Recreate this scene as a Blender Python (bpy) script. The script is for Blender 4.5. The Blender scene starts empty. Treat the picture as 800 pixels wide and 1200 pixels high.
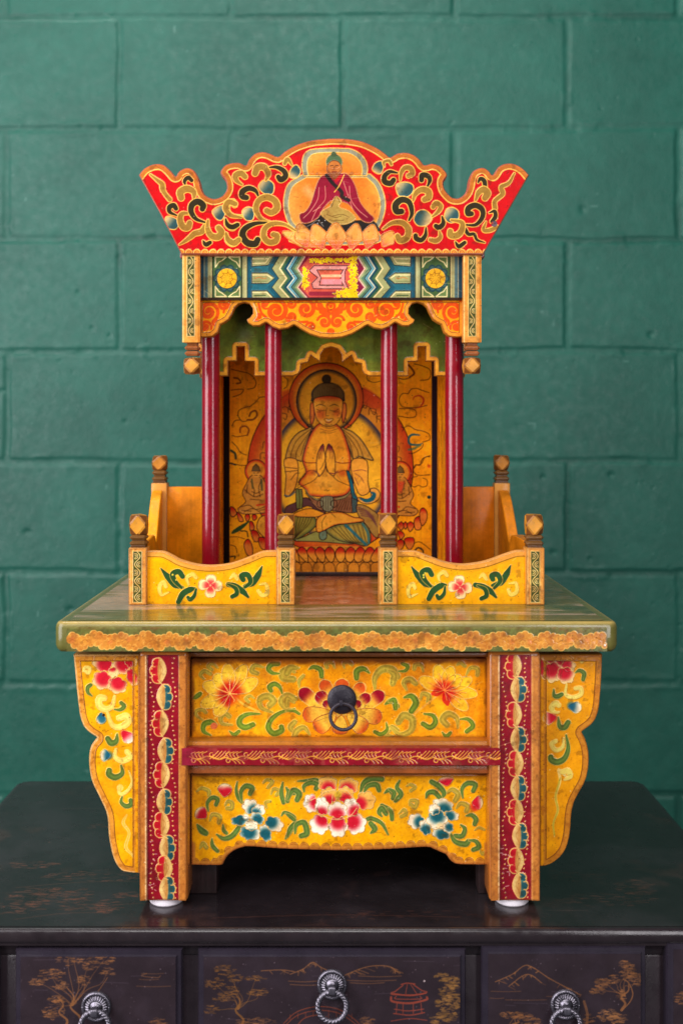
import bpy, bmesh, math, random
import numpy as np
from mathutils import Vector, Matrix

random.seed(7)
RNG = np.random.default_rng(11)
C = bpy.context.scene.collection
# ------------------------------------------------------------------ view frame
# The camera sits at the origin of depth, looks level along +Y; a point at depth d (metres)
# and height z is seen at a known place of the photograph, so real sizes follow from depth.
F, PX, HY, CAMZ = 1306.0, 394.0, 505.0, 0.4718
def WX(px, d): return (px - PX) * d / F
def WZ(py, d): return CAMZ + (HY - py) * d / F

def lin(c):
    c = np.asarray(c, dtype=np.float64)
    return np.where(c <= 0.04045, c / 12.92, ((np.clip(c, 0, 1) + 0.055) / 1.055) ** 2.4)
def col(r, g, b): return np.array([r, g, b], dtype=np.float64) / 255.0

def sstep(a, b, x):
    t = np.clip((x - a) / (b - a + 1e-9), 0, 1)
    return t * t * (3 - 2 * t)

def vnoise(ny, nx, cell, seed=0, octaves=1):
    out = np.zeros((ny, nx)); amp = 1.0; tot = 0
    r = np.random.default_rng(seed)
    for o in range(octaves):
        cx = cy = max(cell / (2 ** o), 1.01)
        gx, gy = int(nx / cx) + 3, int(ny / cy) + 3
        g = r.random((gy, gx))
        x = np.arange(nx) / cx; y = np.arange(ny) / cy
        xi = x.astype(int); yi = y.astype(int)
        fx = x - xi; fy = y - yi
        fx = fx * fx * (3 - 2 * fx); fy = (fy * fy * (3 - 2 * fy))[:, None]
        a = g[yi][:, xi]; b = g[yi][:, xi + 1]; c = g[yi + 1][:, xi]; d = g[yi + 1][:, xi + 1]
        out += amp * ((a * (1 - fx) + b * fx) * (1 - fy) + (c * (1 - fx) + d * fx) * fy)
        tot += amp; amp *= 0.5
    return out / tot

def streak(ny, nx, cell, seed, octaves, f):
    a = vnoise(ny, int(nx / f) + 3, cell, seed, octaves); x = np.linspace(0, a.shape[1] - 1.001, nx); i = x.astype(int); t = x - i
    return a[:, i] * (1 - t) + a[:, i + 1] * t

def cr(pts, n=6, closed=False):
    """smooth Catmull-Rom curve through points"""
    P = [np.array(p, float) for p in pts]
    if len(P) < 3: return [tuple(p) for p in P]
    m = len(P); out = []
    rng = range(m) if closed else range(m - 1)
    for i in rng:
        if closed:
            p0, p1, p2, p3 = P[i - 1], P[i], P[(i + 1) % m], P[(i + 2) % m]
        else:
            p1, p2 = P[i], P[i + 1]
            p0 = P[i - 1] if i > 0 else 2 * p1 - p2
            p3 = P[i + 2] if i + 2 < m else 2 * p2 - p1
        for k in range(n):
            t = k / n
            out.append(tuple(0.5 * (2 * p1 + (p2 - p0) * t + (2 * p0 - 5 * p1 + 4 * p2 - p3) * t * t + (3 * p1 - p0 - 3 * p2 + p3) * t ** 3)))
    if not closed: out.append(tuple(P[-1]))
    return out

def T(x0, y0, s): return lambda L: [(x0 + u / s, y0 + v / s) for u, v in L]

# ------------------------------------------------------------------ hand painting of a flat panel
class Canvas:
    """paint and raised-paint height for one flat face, sampled on the vertices of a fine sheet"""
    def __init__(s, x0, y0, x1, y1, ss, base, mott=0.07, seed=1):
        s.x0, s.y0, s.x1, s.y1, s.ss = x0, y0, x1, y1, ss
        s.nx = int(round((x1 - x0) * ss)) + 1; s.ny = int(round((y1 - y0) * ss)) + 1
        s.X = np.linspace(x0, x1, s.nx); s.Y = np.linspace(y0, y1, s.ny)
        s.img = np.tile(np.asarray(base, float), (s.ny, s.nx, 1))
        s.h = np.zeros((s.ny, s.nx))
        s.mask = None; s.sd = None
    def win(s, pts, pad):
        a = np.array(pts); lo = a.min(0) - pad; hi = a.max(0) + pad
        i0 = max(int((lo[0] - s.x0) * s.ss), 0); i1 = min(int((hi[0] - s.x0) * s.ss) + 2, s.nx)
        j0 = max(int((lo[1] - s.y0) * s.ss), 0); j1 = min(int((hi[1] - s.y0) * s.ss) + 2, s.ny)
        if i1 <= i0 or j1 <= j0: return None
        XX, YY = np.meshgrid(s.X[i0:i1], s.Y[j0:j1])
        return (slice(j0, j1), slice(i0, i1)), XX, YY
    @staticmethod
    def sdf(pts, XX, YY):
        P = np.array(pts, float); Q = np.roll(P, -1, 0)
        d2 = np.full(XX.shape, 1e18); ins = np.zeros(XX.shape, bool)
        for (ax, ay), (bx, by) in zip(P, Q):
            ex, ey = bx - ax, by - ay; L = ex * ex + ey * ey
            if L < 1e-12: continue
            t = np.clip(((XX - ax) * ex + (YY - ay) * ey) / L, 0, 1)
            d2 = np.minimum(d2, (XX - ax - t * ex) ** 2 + (YY - ay - t * ey) ** 2)
            if ay != by:
                c = ((ay > YY) != (by > YY)) & (XX < (bx - ax) * (YY - ay) / (by - ay) + ax)
                ins ^= c
        d = np.sqrt(d2)
        return np.where(ins, -d, d)
    def blend(s, sl, a, c, h=0.0):
        a3 = a[..., None]
        s.img[sl] = s.img[sl] * (1 - a3) + c * a3
        if h: s.h[sl] = np.maximum(s.h[sl], h * a)
    def fill(s, pts, c, ol=None, olw=0.9, g=None, a=1.0, soft=0.45, h=0.0, smooth=0):
        if smooth: pts = cr(pts, smooth, True)
        w = s.win(pts, olw + soft + 1)
        if w is None: return
        sl, XX, YY = w
        d = s.sdf(pts, XX, YY)
        al = (1 - sstep(-soft, soft, d)) * a
        cc = np.asarray(c, float)
        if g is not None:
            k = g[0]
            if k == 'rad': t = sstep(g[3], g[4], np.hypot(XX - g[1], YY - g[2])); c2 = g[5]
            elif k == 'lin':
                ex, ey = g[3] - g[1], g[4] - g[2]
                t = sstep(0, 1, ((XX - g[1]) * ex + (YY - g[2]) * ey) / (ex * ex + ey * ey + 1e-9)); c2 = g[5]
            elif k == 'edge': t = 1 - sstep(0, g[1], -d); c2 = g[2]
            cc = cc * (1 - t[..., None]) + np.asarray(c2) * t[..., None]
        s.blend(sl, al, cc, h)
        if ol is not None:
            s.blend(sl, (1 - sstep(olw * .5 - .3, olw * .5 + .35, np.abs(d))) * a, np.asarray(ol), 0.22)
    def line(s, pts, w, c, a=1.0, h=0.0, soft=0.4, smooth=5, prof=None):
        """stroke of varying width; prof: widths as fractions along the stroke"""
        if smooth and len(pts) > 2: pts = cr(pts, smooth)
        P = np.array(pts, float); n = len(P)
        wd = np.full(n, float(w))
        if prof is not None:
            wd = w * np.interp(np.linspace(0, 1, n), np.linspace(0, 1, len(prof)), prof)
        ww = s.win(P, w + soft + 1)
        if ww is None: return
        sl, XX, YY = ww
        e = np.full(XX.shape, 1e9)
        for i in range(n - 1):
            ax, ay = P[i]; ex, ey = P[i + 1] - P[i]; L = ex * ex + ey * ey
            if L < 1e-12: continue
            t = np.clip(((XX - ax) * ex + (YY - ay) * ey) / L, 0, 1)
            dd = np.hypot(XX - ax - t * ex, YY - ay - t * ey) - (wd[i] + (wd[i + 1] - wd[i]) * t) * .5
            e = np.minimum(e, dd)
        s.blend(sl, (1 - sstep(-soft, soft, e)) * a, np.asarray(c), h)
    def curl(s, pts, w, c, ol=None, o=1.0, prof=(.3, .75, 1, 1.05, .9), a=1.0, hi=None):
        """scroll leaf: a tapering comma with a raised outline"""
        if ol is not None:
            pr = [(p * w + 2 * o) / (w + 2 * o) for p in prof]
            s.line(pts, w + 2 * o, ol, a=a, h=0.25, prof=pr)
        s.line(pts, w, c, a=a, prof=prof)
        if ol is not None and hi is not None:
            s.line(pts, w * .3, hi, a=.4, prof=prof, soft=.9)
    def dot(s, x, y, r, c, a=1.0, h=0.0, soft=0.4):
        w = s.win([(x, y)], r + soft + 1)
        if w is None: return
        sl, XX, YY = w
        s.blend(sl, (1 - sstep(r - soft, r + soft, np.hypot(XX - x, YY - y))) * a, np.asarray(c), h)
    def rect(s, x0, y0, x1, y1, c, **k): s.fill([(x0, y0), (x1, y0), (x1, y1), (x0, y1)], c, **k)
    def petal(s, base, tip, w, c0, c1, ol=None, t=.62, g0=.1, g1=.8, olw=.8, blunt=.35, a=1.0):
        b = np.array(base, float); e = np.array(tip, float); ax = e - b; L = np.hypot(*ax); u = ax / L; n = np.array([-u[1], u[0]])
        pts = [b, b + u * L * .3 + n * w * .34, b + u * L * t + n * w * .5, b + u * L * .9 + n * w * blunt * .6, e,
               b + u * L * .9 - n * w * blunt * .6, b + u * L * t - n * w * .5, b + u * L * .3 - n * w * .34]
        p0 = b + ax * g0; p1 = b + ax * g1
        s.fill(pts, c0, ol=ol, olw=olw, smooth=4, a=a, g=('lin', p0[0], p0[1], p1[0], p1[1], c1))
    def lobe(s, cx, cy, rx, ry, n, amp, rot, c, ol=None, g=None, olw=.8, a=1.0):
        th = np.linspace(0, 2 * np.pi, 14 * n, endpoint=False)
        r = 1 - amp + amp * np.abs(np.sin(n * th / 2)) * 1.6
        x = rx * r * np.cos(th); y = ry * r * np.sin(th); cr_, sr = math.cos(rot), math.sin(rot)
        s.fill(list(zip(cx + x * cr_ - y * sr, cy + x * sr + y * cr_)), c, ol=ol, g=g, olw=olw, a=a)
    def outline(s, pts, smooth=0):
        XX, YY = np.meshgrid(s.X, s.Y)
        s.sd = s.sdf(pts, XX, YY)
    def border(s, w, c, ol=None, olw=.8, h=0.0, only=None):
        a = 1 - sstep(w - .4, w + .4, -s.sd)
        if only is not None: a = a * only
        full = (slice(None), slice(None))
        s.blend(full, a, np.asarray(c), h)
        if ol is not None:
            b = 1 - sstep(olw * .5 - .3, olw * .5 + .35, np.abs(-s.sd - w))
            if only is not None: b = b * only
            s.blend(full, b, np.asarray(ol), .2)
    def age(s, amt=.10, cell=14, seed=3, grime=None, gw=6, ga=.4):
        n = vnoise(s.ny, s.nx, cell * s.ss, seed, 3) - .5
        f = vnoise(s.ny, s.nx, 2.2 * s.ss, seed + 1, 2) - .5
        k0 = (1 - .02 + amt * 2.3 * n + amt * 1.2 * f)[..., None]
        s.img *= np.clip(k0, .3, 1.25) ** np.array([.7, 1.15, 1.5])
        if grime is not None:
            XX, YY = np.meshgrid(s.X, s.Y)
            e = np.minimum(np.minimum(XX - s.x0, s.x1 - XX), np.minimum(YY - s.y0, s.y1 - YY)) if s.sd is None else -s.sd
            k = sstep(0, 1, 1 - e / gw + (n * 1.6)) * ga
            s.img = s.img * (1 - k[..., None]) + np.asarray(grime) * k[..., None]
        # small chips, rubs and scratches
        r = np.random.default_rng(seed + 9)
        area = (s.x1 - s.x0) * (s.y1 - s.y0)
        for _ in range(int(area / 800)):
            x = r.uniform(s.x0, s.x1); y = r.uniform(s.y0, s.y1); l = r.uniform(3, 14); t = r.normal(0, .5)
            s.line([(x, y), (x + l * math.cos(t), y + l * math.sin(t))], r.uniform(.35, .8), col(84, 42, 14) if r.random() < .7 else col(250, 214, 140), a=r.uniform(.15, .45), smooth=0)
        rub = sstep(.66, .8, vnoise(s.ny, s.nx, 9 * s.ss, seed + 31, 4)) * .45
        s.img = s.img * (1 - rub[..., None]) + (s.img * .35 + np.array([.50, .27, .07]) * .4) * rub[..., None]
        for _ in range(int(area / 170)):
            x = r.uniform(s.x0, s.x1); y = r.uniform(s.y0, s.y1)
            s.dot(x, y, r.uniform(.25, .7), col(60, 35, 15) if r.random() < .8 else col(245, 225, 190), a=r.uniform(.25, .75))
        np.clip(s.img, 0, 1, out=s.img)
    def mirror(s, ax):
        """copy the painted left half onto the right about x = ax"""
        for i in range(s.nx):
            if s.X[i] > ax:
                k = int(round((2 * ax - s.X[i] - s.x0) * s.ss))
                if 0 <= k < s.nx: s.img[:, i] = s.img[:, k]; s.h[:, i] = s.h[:, k]

# ------------------------------------------------------------------ mesh builder
class MB:
    def __init__(s): s.V = []; s.F = []; s.K = []; s.n = 0; s.sheets = []
    def add(s, verts, faces, c):
        verts = [tuple(v) for v in verts]; o = s.n
        s.V.extend(verts); s.F.extend([tuple(i + o for i in f) for f in faces]); s.n += len(verts)
        c = np.asarray(c, float)
        s.K.append(np.tile(c, (len(verts), 1)) if c.ndim == 1 else c)
        return s
    def bm(s, b, c):
        b.verts.index_update()
        s.add([v.co[:] for v in b.verts], [[v.index for v in f.verts] for f in b.faces], c); b.free(); return s
    def box(s, x0, x1, y0, y1, z0, z1, c, bev=.0015, seg=2, rot=None):
        b = bmesh.new(); bmesh.ops.create_cube(b, size=1)
        m = Matrix.Translation(((x0 + x1) / 2, (y0 + y1) / 2, (z0 + z1) / 2))
        if rot is not None: m = m @ rot
        for v in b.verts: v.co = Vector((v.co.x * (x1 - x0), v.co.y * (y1 - y0), v.co.z * (z1 - z0)))
        if bev: bmesh.ops.bevel(b, geom=list(b.edges), offset=bev, segments=seg, profile=.5, affect='EDGES')
        b.transform(m); return s.bm(b, c)
    def lathe(s, prof, cx, cy, c, n=28, mat=None):
        V = []; Fc = []; m = len(prof)
        for r, z in prof:
            for k in range(n):
                a = 2 * math.pi * k / n
                p = Vector((r * math.cos(a), r * math.sin(a), z))
                if mat is not None: p = mat @ p
                V.append((p.x + cx, p.y + cy, p.z))
        for i in range(m - 1):
            for k in range(n):
                Fc.append((i * n + k, i * n + (k + 1) % n, (i + 1) * n + (k + 1) % n, (i + 1) * n + k))
        Fc.append(tuple(range(n - 1, -1, -1))); Fc.append(tuple((m - 1) * n + k for k in range(n)))
        return s.add(V, Fc, c)
    def prism_x(s, prof, x0, x1, c):
        """profile of (y, z) points extruded along x"""
        m = len(prof)
        V = [(x0, y, z) for y, z in prof] + [(x1, y, z) for y, z in prof]
        Fc = [(i, (i + 1) % m, m + (i + 1) % m, m + i) for i in range(m)]
        Fc += [tuple(range(m - 1, -1, -1)), tuple(range(m, 2 * m))]
        return s.add(V, Fc, c)
    def torus(s, cx, cy, cz, R, r, c, ax=0.0, n=64, m=14, twist=0, amp=0.0, strands=3):
        V = []; Fc = []
        for i in range(n):
            t = 2 * math.pi * i / n
            for j in range(m):
                p = 2 * math.pi * j / m
                rr = r * (1 + amp * math.cos(strands * p + twist * t))
                x = (R + rr * math.cos(p)) * math.cos(t); z = (R + rr * math.cos(p)) * math.sin(t); y = rr * math.sin(p)
                y, z = y * math.cos(ax) - z * math.sin(ax), y * math.sin(ax) + z * math.cos(ax)
                V.append((cx + x, cy + y, cz + z))
        for i in range(n):
            for j in range(m):
                Fc.append((i * m + j, i * m + (j + 1) % m, ((i + 1) % n) * m + (j + 1) % m, ((i + 1) % n) * m + j))
        return s.add(V, Fc, c)
    def slab(s, x0, x1, y0, y1, z0, z1, rc, prof, c, n=6, ringcol=None):
        """flat board with rounded plan corners; prof = list of (inset, z)"""
        def ring(ins):
            out = []; X0, X1, Y0, Y1 = x0 + ins, x1 - ins, y0 + ins, y1 - ins; r = max(rc - ins, .001)
            for (cx, cy, a0) in ((X1 - r, Y0 + r, -90), (X1 - r, Y1 - r, 0), (X0 + r, Y1 - r, 90), (X0 + r, Y0 + r, 180)):
                for k in range(n + 1):
                    a = math.radians(a0 + 90 * k / n); out.append((cx + r * math.cos(a), cy + r * math.sin(a)))
            return out
        V = []; m = 4 * (n + 1); K = []
        for i, (ins, z) in enumerate(prof):
            V += [(x, y, z) for x, y in ring(ins)]
            K += [c if ringcol is None or i not in ringcol else ringcol[i]] * m
        Fc = []
        for i in range(len(prof) - 1):
            for k in range(m): Fc.append((i * m + k, i * m + (k + 1) % m, (i + 1) * m + (k + 1) % m, (i + 1) * m + k))
        Fc += [tuple(range(m - 1, -1, -1)), tuple((len(prof) - 1) * m + k for k in range(m))]
        return s.add(V, Fc, np.array(K))
    def sheet(s, cv, O, U, Vv, N, hs=.001, inset=0.0):
        """painted sheet: position O + U*(px-x0) + Vv*(py-y0) + N*height"""
        O, U, Vv, N = map(lambda a: np.array(a, float), (O, U, Vv, N))
        px = (cv.X - cv.x0)[None, :, None]; py = (cv.Y - cv.y0)[:, None, None]
        P = O + U * px + Vv * py + N * (cv.h * hs)[..., None]
        idx = np.arange(cv.nx * cv.ny).reshape(cv.ny, cv.nx)
        q = np.stack([idx[:-1, :-1], idx[:-1, 1:], idx[1:, 1:], idx[1:, :-1]], -1).reshape(-1, 4)
        if np.dot(np.cross(U, Vv), N) < 0: q = q[:, ::-1]
        Vs = P.reshape(-1, 3); K = cv.img.reshape(-1, 3)
        if cv.sd is not None:
            ok = (cv.sd < -inset).reshape(-1)
            q = q[ok[q].all(1)]
        u, inv = np.unique(q, return_inverse=True)
        s.sheets.append((Vs[u], inv.reshape(-1, 4), K[u])); return s
    def front(s, cv, d, off=.0004, inset=0.0):
        k = d / F
        return s.sheet(cv, (WX(cv.x0, d), d - off, WZ(cv.y0, d)), (k, 0, 0), (0, 0, -k), (0, -1, 0), .0015, inset)
    def board(s, pts, d, th, c, r=1.2, rimc=None, back=True):
        """board cut to an outline (photo px at depth d), rounded front arris, real thickness"""
        P = np.array(pts, float)
        A = .5 * np.sum(P[:, 0] * np.roll(P[:, 1], -1) - np.roll(P[:, 0], -1) * P[:, 1])
        if A < 0: P = P[::-1]
        nx = np.roll(P, -1, 0) - P; nx /= np.maximum(np.hypot(nx[:, 0], nx[:, 1]), 1e-9)[:, None]
        n1 = np.stack([-nx[:, 1], nx[:, 0]], 1)          # inward normal for this winding
        nv = n1 + np.roll(n1, 1, 0); nv /= np.maximum(np.hypot(nv[:, 0], nv[:, 1]), .35)[:, None]
        rm = r * d / F; m = len(P); V = []
        for ins, y in ((0, d + th), (0, d + rm), (.3, d + .3 * rm), (1, d)):
            for (x, z) in P + nv * ins * r: V.append((WX(x, d), y, WZ(z, d)))
        Fc = []
        for i in range(3):
            for k in range(m): Fc.append((i * m + k, (i + 1) * m + k, (i + 1) * m + (k + 1) % m, i * m + (k + 1) % m))
        Fc += [tuple(range(m)), tuple(3 * m + k for k in range(m - 1, -1, -1))]
        s.add(V, Fc, c if rimc is None else rimc)
        return s
    def build(s, name, mat, parent=None, sharp=35, origin=None):
        V = np.array(s.V, float).reshape(-1, 3); K = np.concatenate(s.K) if s.K else np.zeros((0, 3))
        loops = [np.array([i for f in s.F for i in f], np.int64)]; cnt = [np.array([len(f) for f in s.F], np.int64)]
        off = len(V); VV = [V]; KK = [K]
        for a, q, k in s.sheets:
            VV.append(a); KK.append(k); loops.append((q + off).reshape(-1)); cnt.append(np.full(len(q), 4)); off += len(a)
        V = np.concatenate(VV); K = np.concatenate(KK); L = np.concatenate(loops); N = np.concatenate(cnt)
        o3 = (V.min(0) + V.max(0)) / 2 if origin is None else np.array(origin, float)
        me = bpy.data.meshes.new(name)
        me.vertices.add(len(V)); me.vertices.foreach_set('co', (V - o3).astype(np.float32).ravel())
        me.loops.add(len(L)); me.loops.foreach_set('vertex_index', L.astype(np.int32))
        st = np.concatenate([[0], np.cumsum(N)[:-1]])
        me.polygons.add(len(N)); me.polygons.foreach_set('loop_start', st.astype(np.int32))
        me.update(calc_edges=True); me.validate()
        at = me.attributes.new('paint', 'FLOAT_COLOR', 'POINT')
        at.data.foreach_set('color', np.concatenate([lin(K), np.ones((len(K), 1))], 1).astype(np.float32).ravel())
        me.polygons.foreach_set('use_smooth', np.ones(len(me.polygons), bool))
        me.set_sharp_from_angle(angle=math.radians(sharp))
        me.materials.append(mat)
        ob = bpy.data.objects.new(name, me); C.objects.link(ob)
        w = Vector(o3)
        if parent is not None:
            ob.parent = parent; ob.location = w - Vector(parent['_w'])
        else: ob.location = w
        ob['_w'] = list(w)
        return ob

def thing(name, label, cat, loc):
    o = bpy.data.objects.new(name, None); C.objects.link(o); o.location = loc
    o['label'] = label; o['category'] = cat; o['_w'] = list(loc); o.empty_display_size = .05
    return o

# ------------------------------------------------------------------ materials
def nodes(name):
    m = bpy.data.materials.new(name); m.use_nodes = True; nt = m.node_tree; nt.nodes.clear()
    out = nt.nodes.new('ShaderNodeOutputMaterial'); b = nt.nodes.new('ShaderNodeBsdfPrincipled')
    nt.links.new(b.outputs[0], out.inputs[0]); return m, nt, b
def N(nt, t, **k):
    n = nt.nodes.new(t)
    for a, v in k.items():
        if a in n.inputs: n.inputs[a].default_value = v
        else: setattr(n, a, v)
    return n
def painted(name, wear=0.0, wearc=(.10, .045, .015, 1), rough=.4, rvar=.14, coat=.07, coatr=.14, mott=.18, speck=.45, bump=.25, grain=0.0, spec=.28, metal=0.0, fine=420, sdark=(.03, .015, .006, 1)):
    """paint held on the surface + procedural mottling, specks, brush bump and uneven gloss"""
    m, nt, b = nodes(name); lk = nt.links.new
    at = N(nt, 'ShaderNodeAttribute', attribute_name='paint')
    tc = N(nt, 'ShaderNodeTexCoord')
    n1 = N(nt, 'ShaderNodeTexNoise', Scale=38.0, Detail=6.0, Roughness=.62); lk(tc.outputs['Object'], n1.inputs['Vector'])
    r1 = N(nt, 'ShaderNodeMapRange'); lk(n1.outputs['Fac'], r1.inputs[0])
    r1.inputs[1].default_value = .3; r1.inputs[2].default_value = .7; r1.inputs[3].default_value = 1 - mott; r1.inputs[4].default_value = 1 + mott * .45
    mul = N(nt, 'ShaderNodeVectorMath', operation='MULTIPLY'); lk(at.outputs['Color'], mul.inputs[0]); lk(r1.outputs[0], mul.inputs[1])
    n2 = N(nt, 'ShaderNodeTexNoise', Scale=float(fine), Detail=3.0, Roughness=.6); lk(tc.outputs['Object'], n2.inputs['Vector'])
    r2 = N(nt, 'ShaderNodeMapRange'); lk(n2.outputs['Fac'], r2.inputs[0])
    r2.inputs[1].default_value = .62; r2.inputs[2].default_value = .78; r2.inputs[3].default_value = 0; r2.inputs[4].default_value = speck
    mx = N(nt, 'ShaderNodeMixRGB'); lk(r2.outputs[0], mx.inputs[0]); lk(mul.outputs[0], mx.inputs[1]); mx.inputs[2].default_value = sdark
    last = mx.outputs[0]
    if grain:
        mp = N(nt, 'ShaderNodeMapping'); lk(tc.outputs['Object'], mp.inputs[0]); mp.inputs['Scale'].default_value = (9, 260, 260) if grain > 0 else (260, 260, 9)
        n3 = N(nt, 'ShaderNodeTexNoise', Scale=1.0, Detail=4.0); lk(mp.outputs[0], n3.inputs['Vector'])
        r3 = N(nt, 'ShaderNodeMapRange'); lk(n3.outputs['Fac'], r3.inputs[0])
        r3.inputs[1].default_value = .3; r3.inputs[2].default_value = .7; r3.inputs[3].default_value = 1 - abs(grain); r3.inputs[4].default_value = 1 + abs(grain) * .4
        m3 = N(nt, 'ShaderNodeVectorMath', operation='MULTIPLY'); lk(last, m3.inputs[0]); lk(r3.outputs[0], m3.inputs[1]); last = m3.outputs[0]
    if wear:
        bv = N(nt, 'ShaderNodeBevel', samples=4); bv.inputs['Radius'].default_value = .0016
        ge = N(nt, 'ShaderNodeNewGeometry'); dt = N(nt, 'ShaderNodeVectorMath', operation='DOT_PRODUCT'); lk(bv.outputs[0], dt.inputs[0]); lk(ge.outputs['Normal'], dt.inputs[1])
        nw = N(nt, 'ShaderNodeTexNoise', Scale=95.0, Detail=5.0, Roughness=.7); lk(tc.outputs['Object'], nw.inputs['Vector'])
        ad = N(nt, 'ShaderNodeMath', operation='MULTIPLY_ADD'); lk(nw.outputs['Fac'], ad.inputs[0]); ad.inputs[1].default_value = -.22; lk(dt.outputs['Value'], ad.inputs[2])
        rw = N(nt, 'ShaderNodeMapRange'); lk(ad.outputs[0], rw.inputs[0])
        rw.inputs[1].default_value = .80; rw.inputs[2].default_value = .86; rw.inputs[3].default_value = wear; rw.inputs[4].default_value = 0
        mw = N(nt, 'ShaderNodeMixRGB'); lk(rw.outputs[0], mw.inputs[0]); lk(last, mw.inputs[1]); mw.inputs[2].default_value = wearc; last = mw.outputs[0]
    lk(last, b.inputs['Base Color'])
    n4 = N(nt, 'ShaderNodeTexNoise', Scale=70.0, Detail=5.0); lk(tc.outputs['Object'], n4.inputs['Vector'])
    r4 = N(nt, 'ShaderNodeMapRange'); lk(n4.outputs['Fac'], r4.inputs[0])
    r4.inputs[1].default_value = .25; r4.inputs[2].default_value = .75; r4.inputs[3].default_value = max(rough - rvar, .05); r4.inputs[4].default_value = rough + rvar
    lk(r4.outputs[0], b.inputs['Roughness'])
    b.inputs['Coat Weight'].default_value = coat; b.inputs['Coat Roughness'].default_value = coatr
    b.inputs['Specular IOR Level'].default_value = spec; b.inputs['Metallic'].default_value = metal
    n5 = N(nt, 'ShaderNodeTexNoise', Scale=240.0, Detail=6.0, Roughness=.65); lk(tc.outputs['Object'], n5.inputs['Vector'])
    bp = N(nt, 'ShaderNodeBump', Strength=bump, Distance=.0012); lk(n5.outputs['Fac'], bp.inputs['Height'])
    lk(bp.outputs[0], b.inputs['Normal']); lk(bp.outputs[0], b.inputs['Coat Normal'])
    return m
M_PAINT = painted('varnished_paint', wear=.8, mott=.2, spec=.1, coat=.28, coatr=.09, bump=.14)
M_RED = painted('red_lacquer', rough=.3, rvar=.08, coat=.8, coatr=.13, mott=.25, speck=.5, bump=.16, spec=.3, wear=.5, wearc=(.16, .05, .03, 1))
M_GILT = painted('worn_gilt', wear=.7, rough=.42, rvar=.15, spec=.2, coat=.3, coatr=.12, mott=.4, speck=.7, bump=.4)
M_WOOD = painted('stained_wood', rough=.45, coat=.1, mott=.3, grain=-.35, speck=.4)
M_ORANGE = painted('orange_stain', rough=.42, spec=.12, coat=.12, coatr=.1, mott=.42, grain=-.14, speck=.5)
M_ICON = painted('icon_tempera', rough=.55, rvar=.1, coat=.06, coatr=.12, mott=.16, speck=.35, bump=.1, spec=.06)
M_TOP = painted('table_varnish', wear=.5, rough=.36, rvar=.16, spec=.25, coat=.6, coatr=.1, mott=.2, speck=.4, bump=.1)
M_LACQ = painted('black_lacquer', rough=.3, rvar=.1, coat=.5, coatr=.12, mott=.25, speck=.25, bump=.1, sdark=(.03, .02, .015, 1))
M_DTOP = painted('black_lacquer_worn', rough=.2, rvar=.12, coat=.12, coatr=.12, mott=.3, speck=.4, bump=.08, spec=.4, sdark=(.05, .025, .015, 1))
M_PEWTER = painted('pewter', rough=.33, rvar=.1, coat=0, mott=.35, speck=.5, bump=.2, metal=.9, sdark=(.02, .02, .022, 1))
M_IRON = painted('old_iron', rough=.42, rvar=.12, coat=.1, mott=.3, speck=.3, bump=.5, metal=.35)
M_FELT = painted('white_plastic', rough=.5, coat=0, mott=.05, speck=.05, bump=.1)

YEL = col(238, 158, 8); YEL2 = col(246, 172, 6); ORA = col(222, 140, 22); GOLD = col(196, 124, 42); GOLDL = col(250, 192, 78)
GILT = col(192, 106, 32); OLV = col(160, 116, 42); DKB = col(48, 40, 18); RED = col(206, 2, 10); MAR = col(140, 12, 30)
GRN = col(86, 112, 38); GRN2 = col(40, 78, 36); TEAL = col(30, 92, 98); CREAM = col(250, 222, 165); INK = col(62, 34, 16)
PEONY = col(206, 24, 44); LOL = col(192, 160, 52)
AMB, EXPO = .08, 0.32
LIGHTS = [('window_light', (-1.4, .25, .75), (0, 1.3, .35), 1.2, 1.9, 38, (1, .96, 1)),
          ('ceiling_light', (-.35, 1.35, 2.15), (-.1, 1.8, .6), 1.6, .5, 15, (1, .98, .96)),
          ('doorway_light', (.80, -.35, .65), (0, 1.3, .4), .30, 1.5, 10, (1, .95, .98)),
          ('front_fill_light', (-.25, -1.0, 2.1), (0, 1.25, .35), 1.5, .9, 30, (1, .97, .95))]  # last entry: unseen fill lamp, added to brighten the front faces
# ================================================================== THE PAINTED ALTAR
FRONT_D = 1.09
altar = thing('household_altar', 'yellow, red and green painted altar with carved crown and red columns, standing on the dresser', 'altar', (0, 1.28, 0.0))
TZ = .2849            # table top surface

# ------------------------------------------------------------------ crown board
Ta, Tb, Tc, Td = T(160, 180, 6.154), T(260, 160, 5.714), T(390, 160, 5.714), T(500, 180, 6.154)
crown = ([(212.5, 298), (187, 249)] + Ta([(15, 152), (30, 130), (60, 100), (110, 76), (160, 70), (205, 84), (250, 125), (282, 160), (300, 130), (340, 104), (380, 101), (420, 125), (450, 180), (465, 240), (490, 290), (530, 316), (570, 322), (620, 300), (650, 250), (640, 190), (605, 142)])
         + Tb([(0, 213), (25, 187), (70, 173), (120, 173), (160, 190), (180, 152), (220, 112), (270, 99), (320, 110), (375, 132), (420, 97), (500, 52), (600, 22), (700, 11), (750, 9)])
         + Tc([(100, 12), (200, 30), (290, 70), (350, 110), (383, 135), (430, 110), (490, 104), (540, 119), (580, 150), (612, 188), (660, 178), (710, 190), (745, 220), (765, 258), (740, 300), (748, 350), (780, 390)])
         + Td([(190, 316), (230, 318), (270, 290), (295, 240), (305, 180), (330, 127), (380, 100), (420, 102), (450, 125), (475, 150), (510, 100), (550, 74), (600, 66), (650, 78), (700, 110), (737, 152)])
         + [(593, 251), (566, 298)])
crown = [crown[0], crown[1]] + cr(crown[2:-2], 3) + crown[-2:]
cv = Canvas(160, 158, 622, 300, 2.0, RED, seed=2)
cv.outline(crown)
XX, YY = np.meshgrid(cv.X, cv.Y)
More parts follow.
